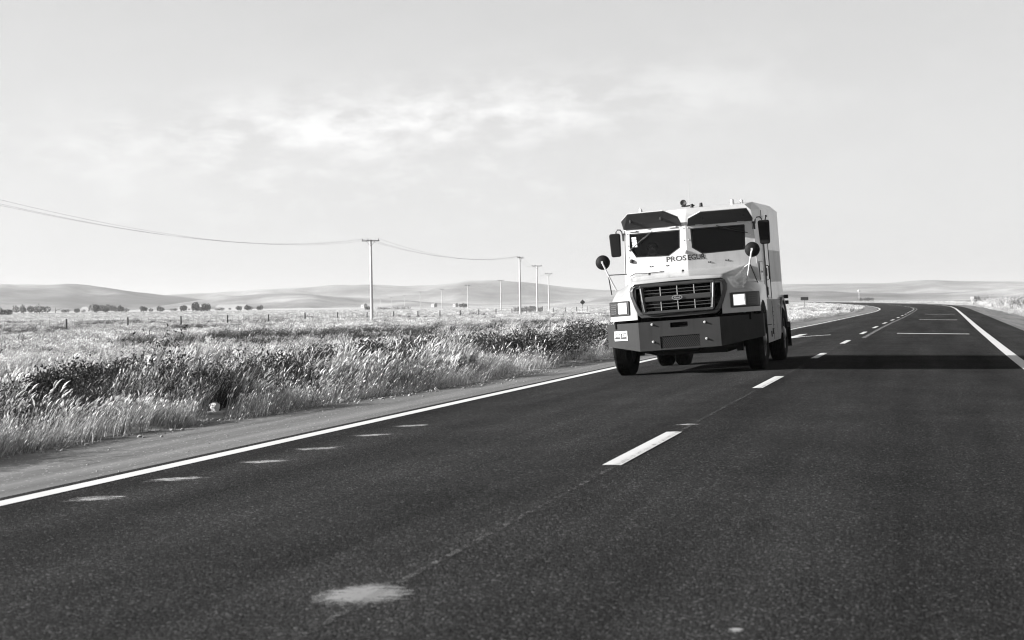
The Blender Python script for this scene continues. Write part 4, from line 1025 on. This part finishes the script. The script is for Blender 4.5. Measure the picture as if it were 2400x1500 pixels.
def tree(px, dist, wid, hgt, label, seed, group, cat='tree', lobes=4):
    dist, wid, hgt = dist * .75, wid * .75, hgt * .75; p = at(px, dist); rt = empty('field_tree', Matrix.Translation(p)); tag(rt, label, cat, group)
    g = random.Random(seed); qs = []
    for k in range(lobes):
        cx = (k - (lobes - 1) / 2) / max(1, lobes) * wid * .8 + g.uniform(-.06, .06) * wid; rr_ = wid / lobes * g.uniform(.65, .95); hh = hgt * g.uniform(.38, .52)
        qs.append(leaf_cloud((cx, g.uniform(-.4, .4) * rr_, hgt * .12 + hh * .9), (rr_, rr_, hh), max(160, int(480 / lobes ** .5)), hgt * .085, seed * 7 + k))
    link_mesh('crown', leaf_mesh('crown', np.concatenate(qs), M['tree']), rt)
    s_ = MB()
    for k in range(max(1, lobes // 2)):
        cx = (k - (max(1, lobes // 2) - 1) / 2) * wid * .4; s_.tube([(cx, 0, -.3), (cx + .1, 0, hgt * .4), (cx - .1, .1, hgt * .7)], hgt * .045, 6, r1=hgt * .012)
        s_.tube([(cx + .05, 0, hgt * .3), (cx + wid * .16, .1, hgt * .6)], hgt * .025, 5, r1=hgt * .01)
    s_.build('trunk', M['bark'], rt)
GT = 'trees along the foot of the left hill'
trees = [(75, 1080, 30, 6.4, 'long dense clump of trees with an uneven top under the left hill', 9), (12, 720, 9, 3.6, 'low block of dark hedge touching the left edge of the view', 4), (154, 1150, 6, 3.0, 'low flat bush, first right of the long tree clump', 2),
         (181, 1150, 5.2, 3.6, 'round bush, second right of the long tree clump', 2), (196, 1250, 2.6, 2.4, 'tiny pale bush, third right of the long tree clump', 1), (226, 1130, 5, 6.6, 'tall narrow tree, fourth right of the long tree clump', 2), (248, 1130, 4.6, 4.0, 'rounded tree, fifth right of the long tree clump', 2),
         (273, 1150, 4.2, 3.8, 'small tree, sixth right of the long tree clump, touching a taller one', 1), (285, 1150, 4.4, 5.4, 'pointed tree standing between two lower ones', 2), (296, 1150, 4.0, 3.2, 'low tree, right one of the touching three', 1), (337, 1120, 6, 4.7, 'broad round tree alone right of the touching three', 3),
         (354, 1120, 3.2, 2.6, 'small bush just right of the broad round tree', 1), (376, 1120, 5, 4.6, 'round tree in the gap before the middle of the tree row', 2), (408, 1150, 5, 2.3, 'low spread bush before the larger group in the row', 2), (431, 1150, 6, 4.8, 'round tree left of the larger tree group', 3),
         (458, 1120, 6.5, 7.0, 'tallest tree of the larger group', 3), (484, 1120, 7.5, 6.2, 'wide tree right of the tallest in the larger group', 3), (472, 1120, 8, 3.6, 'low bush between the two big trees of the larger group', 3), (515, 1150, 8, 2.6, 'low hedge trailing off right of the larger group', 3),
         (560, 1150, 5, 4.0, 'round tree in front of the long pale shed', 2), (582, 1150, 5.4, 4.2, 'round tree at the right end of the long pale shed', 2), (610, 1150, 4.6, 4.0, 'last dark tree at the right end of the tree row', 2)]
for i, (px, dist, wd, hg, lab, lb) in enumerate(trees): tree(px, dist, wd, hg, lab, 100 + i, GT, lobes=lb)
for i, (px, dist, wd, hg, lab) in enumerate([(1087, 1300, 9, 4.4, 'wide dark tree in front of the middle hill'), (226, 1600, 16, 8.5, 'pale hazy tall tree behind the narrow tree'), (245, 1650, 16, 8.2, 'pale hazy tree rising behind the rounded tree'), (262, 1650, 12, 7.2, 'pale hazy tree behind the touching three'),
         (900, 900, 9, 2.0, 'low dark bush right behind the tallest pole'), (940, 880, 12, 2.2, 'low dark thicket between the small far poles'), (865, 900, 5, 2.6, 'dark bush beside the small white house left of the tallest pole')]):
    tree(px, dist, wd, hg, lab, 300 + i, 'scattered trees on the far plain', lobes=3)

# far buildings
def house(px, dist, wd, dp, hg, label, name='farmhouse', cat='house'):
    p = at(px, dist); rt = empty(name, Matrix.Translation(p) @ Matrix.Rotation(-.8 if wd < 12 else -.4, 4, 'Z')); tag(rt, label, cat)
    s_ = MB(); s_.box((0, 0, hg / 2), (wd, dp, hg)); s_.build('wall', M['shed'], rt)
    s_ = MB(); rh = min(wd, dp) * .3; s_.prism([(-wd / 2 - .2, -dp / 2 - .2, hg), (-wd / 2 - .2, 0, hg + rh), (-wd / 2 - .2, dp / 2 + .2, hg)], (wd + .4, 0, 0)); s_.build('roof', M['roofgrey'] if wd < 12 else M['shed'], rt)
    for k in (-.25, .25):
        s_ = MB(); s_.box((k * wd, -dp / 2 - .01, hg * .55), (wd * .12, .05, hg * .3)); s_.build('window', M['black'], rt)
    s_ = MB(); s_.box((0, -dp / 2 - .01, hg * .35), (wd * .09, .05, hg * .68)); s_.build('door', M['wood_dark'], rt)
house(1018, 1250, 4.0, 3.6, 2.6, 'small white house among the far poles, nearest the thick corner pole'); house(854, 1300, 4.4, 4, 3.0, 'small white house left of the tallest power pole'); house(1068, 1250, 3.4, 3.2, 2.4, 'grey-white hut right of the small white house')
house(545, 1350, 32, 8, 2.6, 'long pale shed behind the right end of the tree row', 'farm_shed', 'shed'); house(215, 1350, 20, 8, 2.2, 'pale shed behind the narrow trees below the left hill', 'farm_shed', 'shed')
house(2281, 1500, 4, 4, 2.6, 'tiny white hut on the right plain, left one of two'); house(2291, 1500, 3.4, 4, 2.4, 'tiny white hut on the right plain, right one of two')
house(450, 1350, 26, 8, 2.2, 'low pale shed behind the tallest tree of the row', 'farm_shed', 'shed')
# dark paling fence behind the corner pole
p = at(1262, 330); pal = empty('paling_fence', Matrix.Translation(p)); tag(pal, 'dark paling fence behind the thick corner pole', 'fence')
s_ = MB(); s_.box((0, 0, .6), (.16, .05, 1.5)); pmesh = None
for k in range(30):
    q = at(1205 + k * 2.3, 345 - k * .8) - p
    if pmesh is None: o = s_.build('pale', M['wood_dark'], pal); pmesh = o.data
    else: o = link_mesh('pale', pmesh, pal)
    o.location = q; o.scale = (1, 1, rnd.uniform(.8, 1.1))
s_ = MB(); s_.tube([at(1205, 345) - p + Vector((0, 0.04, 1.0)), at(1272, 322) - p + Vector((0, .04, 1.0))], .04, 5); s_.build('rail', M['wood_dark'], pal)
# signs and the mast
def sign(px, dist, hgt, label, diamond):
    p = at(px, dist); rt = empty('road_sign', Matrix.Translation(p)); tag(rt, label, 'sign')
    s_ = MB(); s_.tube([(0, 0, -.2), (0, 0, hgt)], .045, 6); s_.build('post', M['pole_arm'], rt)
    s_ = MB(); k = .55
    poly = [(-k, -.05, hgt), (0, -.05, hgt - k), (k, -.05, hgt), (0, -.05, hgt + k)] if diamond else [(-.8, -.05, hgt - .35), (.8, -.05, hgt - .35), (.8, -.05, hgt + .35), (-.8, -.05, hgt + .35)]
    s_.prism(poly, (0, .02, 0)); s_.build('panel', M['wood_dark'], rt)
sign(1366, 290, 2.2, 'dark diamond road sign seen from behind, between the poles and the truck', True)
sign(1886, 300, 1.9, 'dark rectangular road sign just right of the truck on the far plain', False)
p = at(2014, 900); ms = empty('light_mast', Matrix.Translation(p)); tag(ms, 'pale mast with a round head rising from the far plain on the right', 'mast')
s_ = MB(); s_.tube([(0, 0, -.2), (0, 0, 6.6)], .16, 6); s_.build('shaft', M['concrete'], ms)
s_ = MB(); s_.lathe([(0, 6.3), (.8, 6.6), (.9, 7.2), (.5, 7.7), (0, 7.8)], (0, 0, 0), (0, 0, 1), 10); s_.build('head', M['concrete'], ms)
tree(2030, 1500, 19, 4.2, 'long low dark hedge beside the pale mast', 340, 'scattered trees on the far plain', lobes=6)

# ------------------------------------------------------------------ stones along the verge
def stone_verts(g, r):
    bm = bmesh.new(); bmesh.ops.create_icosphere(bm, subdivisions=1, radius=r)
    for v in bm.verts: v.co = Vector((v.co.x * g.uniform(.7, 1.25), v.co.y * g.uniform(.7, 1.25), v.co.z * g.uniform(.45, .95)))
    vs = [tuple(v.co) for v in bm.verts]; fs = [tuple(v.index for v in f.verts) for f in bm.faces]; bm.free(); return vs, fs
protos = [stone_verts(rnd, 1.0) for _ in range(8)]
s_ = MB()
for k in range(4600):
    s = rnd.uniform(6, 36) if k < 4200 else rnd.uniform(36, 70); e = float(verge(s))
    base = 1.0 if 16.5 < s < 27 else .28
    if rnd.random() > base: continue
    r_ = e + abs(rnd.gauss(0, .28)) * (1 if rnd.random() < .25 else -1) * (1.5 if 17 < s < 24 else .8)
    z = max(float(road_z(np.array(r_))) - .005 if r_ > e - .2 else -9, float(land_z(s, r_))); q = pos(np.array(s), np.array(r_), z)
    rad = rnd.choice([.008, .01, .012, .016, .02, .03]); vs, fs = protos[k % 8]; a = rnd.uniform(0, 6.28); c_, s__ = math.cos(a), math.sin(a)
    s_.add([(q[0] + (x * c_ - y * s__) * rad, q[1] + (x * s__ + y * c_) * rad, q[2] + zz * rad + rad * .2) for x, y, zz in vs], fs)
for k in range(420):
    s = rnd.uniform(6, 40); r_ = rnd.uniform(float(verge(s)), -4.0); q = pos(np.array(s), np.array(r_), float(road_z(np.array(r_))) - .004)
    rad = rnd.choice([.004, .006, .008, .012]); vs, fs = protos[k % 8]
    s_.add([(q[0] + x * rad, q[1] + y * rad, q[2] + zz * rad) for x, y, zz in vs], fs)
tag(s_.build('gravel', M['stone'], smooth=60), kind='stuff')
def rock(s, r_, size, label, m, seed, name='stone'):
    g = random.Random(seed); bm = bmesh.new(); bmesh.ops.create_icosphere(bm, subdivisions=2, radius=1)
    for v in bm.verts: v.co *= g.uniform(.9, 1.08)
    for v in bm.verts:
        n_ = float(vnoise(v.co.x * 1.5 + seed, v.co.y * 1.5 + v.co.z * 1.3, seed)); v.co *= .75 + .5 * n_
        v.co = Vector((v.co.x * size[0], v.co.y * size[1], v.co.z * size[2]))
    me = bpy.data.meshes.new(name); bm.to_mesh(me); bm.free(); me.materials.append(m)
    o = link_mesh(name, me); z = max(float(land_z(s, r_)), float(road_z(np.array(r_))) - .005); q = pos(np.array(s), np.array(r_), z + size[2] * .6); o.location = q.tolist(); o.rotation_euler = (g.uniform(-.3, .3), g.uniform(-.3, .3), g.uniform(0, 6))
    return tag(o, label, 'stone')
for i, (s, r_, z, lab) in enumerate([(14.35, -6.05, .022, 'round grey stone on the shoulder edge, nearest the white rock'), (18.2, -6.0, .03, 'pale stone in the gravel strip, nearest left of the dark gap'), (18.9, -6.05, .034, 'larger pale stone in the gravel strip, right of two'),
        (21.4, -5.5, .028, 'flat pale stone where the gravel strip narrows'), (9.6, -5.3, .014, 'small dark stone lying on the smooth shoulder'), (17.0, -6.1, .026, 'grey stone just right of the white rock')]):
    rock(s, r_, (z, z, z * .8), lab, M['rock'] if 'pale' in lab else M['stone'], 20 + i)

# ------------------------------------------------------------------ grass (prototypes scattered with geometry nodes)
def tuft(seed, n, hmin, hmax, spread, wid, bend, heads=0, head_len=.14, head_w=.014, leafy=0, mats=('straw', 'plume'), wind=(1, 0.1)):
    g = random.Random(seed); V = []; F = []; mi = []
    def blade(b, ang, hgt, w_, bd, m, seg=4):
        dx, dy = math.cos(ang), math.sin(ang); px, py = -dy, dx; k = len(V)
        ta = g.uniform(0, 3.14); px, py = math.cos(ta), math.sin(ta)
        tipp = None
        for i in range(seg + 1):
            t = i / seg; off = bd * hgt * t ** 2; z = hgt * t * (1 - .25 * bd * t)
            c = (b[0] + dx * off, b[1] + dy * off, z); ww = w_ * (1 - t) ** .6 * .5 + .0006
            V.append((c[0] - px * ww, c[1] - py * ww, c[2])); V.append((c[0] + px * ww, c[1] + py * ww, c[2]))
            if i: F.append((k + 2 * i - 2, k + 2 * i - 1, k + 2 * i + 1, k + 2 * i)); mi.append(m)
            tipp = c
        return tipp, (dx, dy)
    for i in range(n):
        a = g.uniform(0, 6.283); r_ = spread * math.sqrt(g.random()); b = (math.cos(a) * r_, math.sin(a) * r_)
        wx = wind[0] * 1.1 + math.cos(a) * .6 + g.gauss(0, .4); wy = wind[1] + math.sin(a) * .8 + g.gauss(0, .4); hh = g.uniform(hmin, hmax)
        tip, dd = blade(b, math.atan2(wy, wx), hh, wid * g.uniform(.7, 1.3), bend * g.uniform(.4, 1.4), 0)
        if i < heads:
            L_ = head_len * g.uniform(.7, 1.3); k = len(V); q = []
            for j in range(5):                                    # a nodding spindle of seeds
                t = j / 4; rr_ = head_w * math.sin(math.pi * (.12 + .86 * t)) * g.uniform(.8, 1.2)
                c = (tip[0] + dd[0] * L_ * (.16 * t + .24 * t * t), tip[1] + dd[1] * L_ * (.16 * t + .24 * t * t), tip[2] - .01 + L_ * (t * .95 - .25 * t * t))
                for l in range(3): V.append((c[0] + math.cos(2.1 * l) * rr_, c[1] + math.sin(2.1 * l) * rr_, c[2] + math.sin(2.1 * l + 1) * rr_ * .6))
                if j:
                    for l in range(3): F.append((k + 3 * j - 3 + l, k + 3 * j - 3 + (l + 1) % 3, k + 3 * j + (l + 1) % 3, k + 3 * j + l)); mi.append(1)
        for j in range(leafy):
            t = g.uniform(.15, 1.0); c = (b[0] + dd[0] * bend * hh * t * t, b[1] + dd[1] * bend * hh * t * t, hh * t); la = g.uniform(0, 6.28); ll = g.uniform(.03, .075); k = len(V); pa = la + 1.57; lw = ll * .17
            e_ = (c[0] + math.cos(la) * ll, c[1] + math.sin(la) * ll, c[2] + g.uniform(-.03, .05)); m_ = ((c[0] + e_[0]) / 2, (c[1] + e_[1]) / 2, (c[2] + e_[2]) / 2 + .015)
            V += [c, (m_[0] + math.cos(pa) * lw, m_[1] + math.sin(pa) * lw, m_[2]), e_, (m_[0] - math.cos(pa) * lw, m_[1] - math.sin(pa) * lw, m_[2])]; F.append((k, k + 1, k + 2, k + 3)); mi.append(0)
    me = bpy.data.meshes.new('tuft'); me.from_pydata(V, [], F)
    for m in mats: me.materials.append(M[m])
    me.polygons.foreach_set('material_index', mi); me.update()
    return me
PC = bpy.data.collections.new('grass_sources')
def proto(me):
    o = bpy.data.objects.new('tuft_source_%02d' % len(PC.objects), me); PC.objects.link(o); return len(PC.objects) - 1
K = {'tall': [], 'plume': [], 'short': [], 'weed': [], 'far': [], 'green': []}
for k in range(4): K['tall'].append(proto(tuft(10 + k, 30, .30, .85, .12, .007, .22, 10, .14, .012, mats=('straw', 'plume'), wind=(.8, .1))))
for k in range(4): K['plume'].append(proto(tuft(20 + k, 32, .30, .80, .12, .006, .20, 20, .21, .017, mats=('base', 'plume'), wind=(1.0, .1))))
for k in range(3): K['short'].append(proto(tuft(30 + k, 30, .10, .38, .16, .006, .35, 7, .06, .007)))
for k in range(4): K['weed'].append(proto(tuft(40 + k, 22, .45, .95, .20, .007, .4, 0, leafy=20, mats=('weed', 'plume'))))
for k in range(3): K['far'].append(proto(tuft(50 + k, 70, .25, .55, .5, .014, .4, 50, .2, .03, mats=('pale', 'plume'))))
for k in range(3): K['green'].append(proto(tuft(60 + k, 40, .3, .7, .16, .009, .4, 4, .1, .010, mats=('green', 'plume'))))
# several far sources
def scatter(name, pts, rot, scl, idx, label=None):
    me = bpy.data.meshes.new(name); me.from_pydata(pts.tolist(), [], [])
    a = me.attributes.new('rot', 'FLOAT_VECTOR', 'POINT'); a.data.foreach_set('vector', rot.astype(np.float32).ravel())
    a = me.attributes.new('scl', 'FLOAT_VECTOR', 'POINT'); a.data.foreach_set('vector', scl.astype(np.float32).ravel())
    a = me.attributes.new('idx', 'INT', 'POINT'); a.data.foreach_set('value', idx.astype(np.int32))
    o = link_mesh(name, me)
    ng = bpy.data.node_groups.new(name, 'GeometryNodeTree')
    ng.interface.new_socket('Geometry', in_out='INPUT', socket_type='NodeSocketGeometry'); ng.interface.new_socket('Geometry', in_out='OUTPUT', socket_type='NodeSocketGeometry')
    nd = ng.nodes; gi_ = nd.new('NodeGroupInput'); go = nd.new('NodeGroupOutput'); ip = nd.new('GeometryNodeInstanceOnPoints'); ci_ = nd.new('GeometryNodeCollectionInfo')
    ci_.inputs['Collection'].default_value = PC; ci_.inputs['Separate Children'].default_value = True; ci_.inputs['Reset Children'].default_value = True
    def attr(nm, ty):
        n_ = nd.new('GeometryNodeInputNamedAttribute'); n_.data_type = ty; n_.inputs['Name'].default_value = nm; return n_.outputs['Attribute']
    L_ = ng.links
    L_.new(gi_.outputs[0], ip.inputs['Points']); L_.new(ci_.outputs[0], ip.inputs['Instance']); ip.inputs['Pick Instance'].default_value = True
    L_.new(attr('idx', 'INT'), ip.inputs['Instance Index']); e2r = nd.new('FunctionNodeEulerToRotation'); L_.new(attr('rot', 'FLOAT_VECTOR'), e2r.inputs[0]); L_.new(e2r.outputs[0], ip.inputs['Rotation'])
    L_.new(attr('scl', 'FLOAT_VECTOR'), ip.inputs['Scale']); L_.new(ip.outputs[0], go.inputs[0])
    md = o.modifiers.new('scatter', 'NODES'); md.node_group = ng
    return tag(o, kind='stuff')
def field(n, rmin, rmax, az0, az1, power=2.0):
    a = np.radians(rng.uniform(az0, az1, n)); r_ = (rng.uniform(rmin ** power, rmax ** power, n)) ** (1 / power)
    x = np.sin(a) * r_; y = np.cos(a) * r_; s, r2 = to_sr(x, y); return s, r2
def sow(name, s, r_, picks, scale, lean=.12, hscale=None):
    n = len(s); z = land_z(s, r_); p = pos(s, r_, z)
    rot = np.stack([rng.normal(0, lean, n), rng.normal(lean, lean, n), rng.uniform(-.7, .7, n)], 1)
    sc = scale * rng.uniform(.75, 1.25, n); hq = 1 if hscale is None else np.clip(hscale, .05, 2); sx_ = sc * np.power(hq, .7); sc3 = np.stack([sx_, sx_, sc * hq], 1)
    return scatter(name, p, rot, sc3, picks)
def choose(kinds, probs_idx): return np.array([K[kinds[i]][j % len(K[kinds[i]])] for i, j in zip(probs_idx, rng.integers(0, 99, len(probs_idx)))])

# dark shrubs that stand out of the verge grass: image column and row of the foot, width, height
def sr_of(px, py, zz=-.38):
    """where the sight line through an image point meets the ground beside the road"""
    v = fw + cr * ((px - 1200) / 3333.0) + cu * ((750 - py) / 3333.0); t = (EYE - zz) / -v.z; x, y = v.x * t, v.y * t
    s, r_ = to_sr(x, y); return float(s), float(r_)
SH = [(838, 908, 1.1, .95), (800, 905, .9, .8), (1235, 868, 1.2, .9), (1190, 874, 1.0, .8), (1290, 862, 1.2, .9), (1340, 852, 1.4, 1.0), (1390, 845, 1.4, .95), (940, 888, 1.1, .85), (760, 912, .8, .75), (985, 884, .9, .8), (1085, 872, 1.0, .8),
      (640, 938, .8, .7), (170, 985, 1.0, .75), (240, 975, .9, .72), (310, 965, .9, .75), (70, 1000, .9, .7), (400, 955, .9, .72), (1130, 862, 1.1, .85), (880, 900, .8, .75)]
SH.sort(key=lambda q: -q[0])
SHP = [sr_of(px, py) + (wd,) for px, py, wd, hg in SH]
ROCK = (sr_of(505, 972, -.30)[0], sr_of(505, 972, -.30)[1])

# left verge: low fringe, then tall seed grass mixed with dark weeds
s, r_ = field(62000, 7, 75, -30, 14, 1.35)
k = verge(s) - r_ + (vnoise(s * .8, s * 0, 8) - .5) * .5
ok = (k > -.02) & (k < 40); s, r_, k = s[ok], r_[ok], k[ok]
dist = np.sqrt((s) ** 2 + (crown(s) + r_) ** 2)
gap = vnoise(s * 1.1, r_ * 1.3, 91)
dens = np.interp(dist, [7, 20, 35, 75], [1.0, .95, .8, .6]) * np.interp(k, [0, .5, 1.2, 4, 9], [.75, .8, .7, .75, .9]) * np.where(gap < .28, .35, 1)
ok = rng.random(len(s)) < dens
for a_, b_, wd in SHP: 
    q_ = math.hypot(a_, b_ + float(crown(a_))); w0, w1 = -a_ / q_, -(b_ + float(crown(a_))) / q_          # keep the view of the shrub from the road fairly open
    al_ = (s - a_) * w0 + (r_ - b_) * w1; pe = np.abs((s - a_) * w1 - (r_ - b_) * w0)
    ok &= ~((al_ > -wd * .3) & (al_ < wd * .9) & (pe < wd * .40) & (rng.random(len(s)) < .62))
ok &= ~((np.abs((s - ROCK[0]) * .475 + (r_ - ROCK[1]) * .88) < .17) & ((s - ROCK[0]) * -.88 + (r_ - ROCK[1]) * .475 > -.12) & ((s - ROCK[0]) * -.88 + (r_ - ROCK[1]) * .475 < 1.8))
ok &= ~((np.abs((s - ROCK[0]) - .33 * (r_ - ROCK[1])) < .16) & (r_ - ROCK[1] < .05) & (r_ - ROCK[1] > -1.5) & (rng.random(len(s)) < .85))
s, r_, k, dist = s[ok], r_[ok], k[ok], dist[ok]
clump = vnoise(s * .55, r_ * .8, 31) * .6 + vnoise(s * 1.7, r_ * 1.9, 32) * .4
near = np.interp(s, [12, 18, 24], [1, .6, .15])                    # the dark weed band lies nearest the viewer
weedy = np.clip((clump - .50) * 4.5, 0, 1) * np.interp(k, [1.0, 1.6, 4, 8], [0, 1, .9, .3]) + near * np.interp(k, [.8, 1.2, 2.5, 3.4], [0, .8, .8, 0])
u = rng.random(len(s)); v = vnoise(s * .9, r_ * 1.1, 40)
kind = np.where(k < .35 + .35 * rng.random(len(s)), 0, np.where(u < weedy * .85, 1, np.where(v > .45 + .25 * rng.random(len(s)), 2, 3)))
kind = np.where((kind >= 2) & (rng.random(len(s)) < .20), 4, kind)
picks = choose(['short', 'weed', 'plume', 'tall', 'green'], kind)
edge = np.where(s < 17, np.interp(k, [0, .5, 1.0, 1.5], [.45, .5, .55, .8]), np.interp(k, [0, .5, 1.0, 1.5], [.38, .52, .62, .68]))
hs = edge * np.interp(k, [1.5, 5, 10, 20], [1, .9, .72, .5]) * (.62 + .7 * vnoise(s * .6, r_ * .6, 50))
sow('grass', s, r_, picks, np.interp(dist, [8, 30, 75], [.95, 1.1, 1.4]) * np.where(kind == 0, .95, 1.0), .13, np.where(kind == 0, .9, hs * np.interp(dist, [8, 30, 75], [1.1, .95, .6])))
# open field on the left
s, r_ = field(26000, 60, 260, -30, 14, 1.25)
k = verge(s) - r_; ok = k > .5; s, r_ = s[ok], r_[ok]
cl_ = vnoise(s * .07, r_ * .13, 61) * .6 + vnoise(s * .35, r_ * .4, 62) * .4
u = rng.random(len(s)); kind = np.where(u < np.clip((cl_ - .56) * 3.6, 0, .8), np.where(cl_ > .68, 2, 1), 0)
sow('grass', s, r_, choose(['far', 'green', 'weed'], kind), np.where(kind > 0, 1.4, 1.3), .1, np.where(kind == 1, .4, np.where(kind == 2, .5, .45)) * (.6 + .6 * vnoise(s * .08, r_ * .1, 63)))
# far field, sparse tussocks that break the horizon line of the sheet
s, r_ = field(9000, 250, 700, -28, 26, 1.2)
ok = (r_ < verge(s) - 1) | (r_ > verge_r(s) + 2); s, r_ = s[ok], r_[ok]
sow('grass', s, r_, choose(['far'], np.zeros(len(s), int)), np.full(len(s), 2.0), .1, np.full(len(s), .3))
# right verge
s, r_ = field(26000, 25, 260, 12, 36, 1.3)
k = r_ - verge_r(s) + (vnoise(s * .3, s * 0, 71) - .5) * .5; ok = (k > 0) & (k < 60); s, r_, k = s[ok], r_[ok], k[ok]
dist = np.hypot(s, crown(s) + r_); u = rng.random(len(s)); cl_ = vnoise(s * .25, r_ * .3, 73)
kind = np.where(k < .7, 0, np.where(u < np.clip((cl_ - .5) * 2.5, 0, .6), 1, np.where(u > .6, 2, 3)))
sow('grass', s, r_, choose(['short', 'weed', 'far', 'tall'], kind), np.interp(dist, [25, 80, 260], [1.0, 1.3, 1.6]) * np.where(kind == 2, .8, 1), .1, np.interp(k, [0, 1, 3, 10], [.5, .75, .95, .9]))

# dark shrubs that stand out of the verge grass
def shrub(s, r_, wd, hg, label, seed):
    q = pos(np.array(s), np.array(r_), float(land_z(s, r_))); rt = empty('verge_shrub', Matrix.Translation(q.tolist())); tag(rt, label, 'shrub', 'dark shrubs in the verge grass')
    g = random.Random(seed); qs = []
    for k in range(4): qs.append(leaf_cloud((g.uniform(-.35, .35) * wd, g.uniform(-.35, .35) * wd, hg * g.uniform(.35, .6)), (wd * g.uniform(.28, .42), wd * g.uniform(.28, .42), hg * g.uniform(.32, .45)), 560, .028, seed * 5 + k, hollow=.2))
    link_mesh('foliage', leaf_mesh('foliage', np.concatenate(qs), M['shrub']), rt)
    s_ = MB()
    for k in range(7): a = k * .9; s_.tube([(0, 0, -.05), (math.cos(a) * wd * .12, math.sin(a) * wd * .12, hg * .4), (math.cos(a) * wd * .3, math.sin(a) * wd * .3, hg * g.uniform(.7, .95))], .012, 5, r1=.004)
    s_.build('stem', M['bark'], rt)
for i, (px, py, wd, hg) in enumerate(SH):
    shrub(SHP[i][0], SHP[i][1], wd, hg, 'dark leafy shrub in the left verge grass, %s counted from the truck outwards' % ORD[i], 500 + i)

rock(ROCK[0], ROCK[1], (.062, .055, .085), 'white upright rock at the edge of the grass', M['rock'], 3, 'rock')

# ------------------------------------------------------------------ air
DENS, ANISO, VCOL = 1.6e-4, 0.12, 0.64
hz = MB(); hz.box((500, 2300, 60 - 4), (16400, 14500, 148)); hb = tag(hz.build('haze', []), kind='stuff')
m = bpy.data.materials.new('haze'); m.use_nodes = True; t = NT(m.node_tree); t.n.remove(t.n['Principled BSDF'])
pv = t.new('ShaderNodeVolumePrincipled'); pv.inputs['Density'].default_value = DENS; pv.inputs['Anisotropy'].default_value = ANISO; pv.inputs['Color'].default_value = (VCOL, VCOL, VCOL, 1)
t.link(pv.outputs[0], t.n['Material Output'].inputs['Volume']); hb.data.materials.clear(); hb.data.materials.append(m)
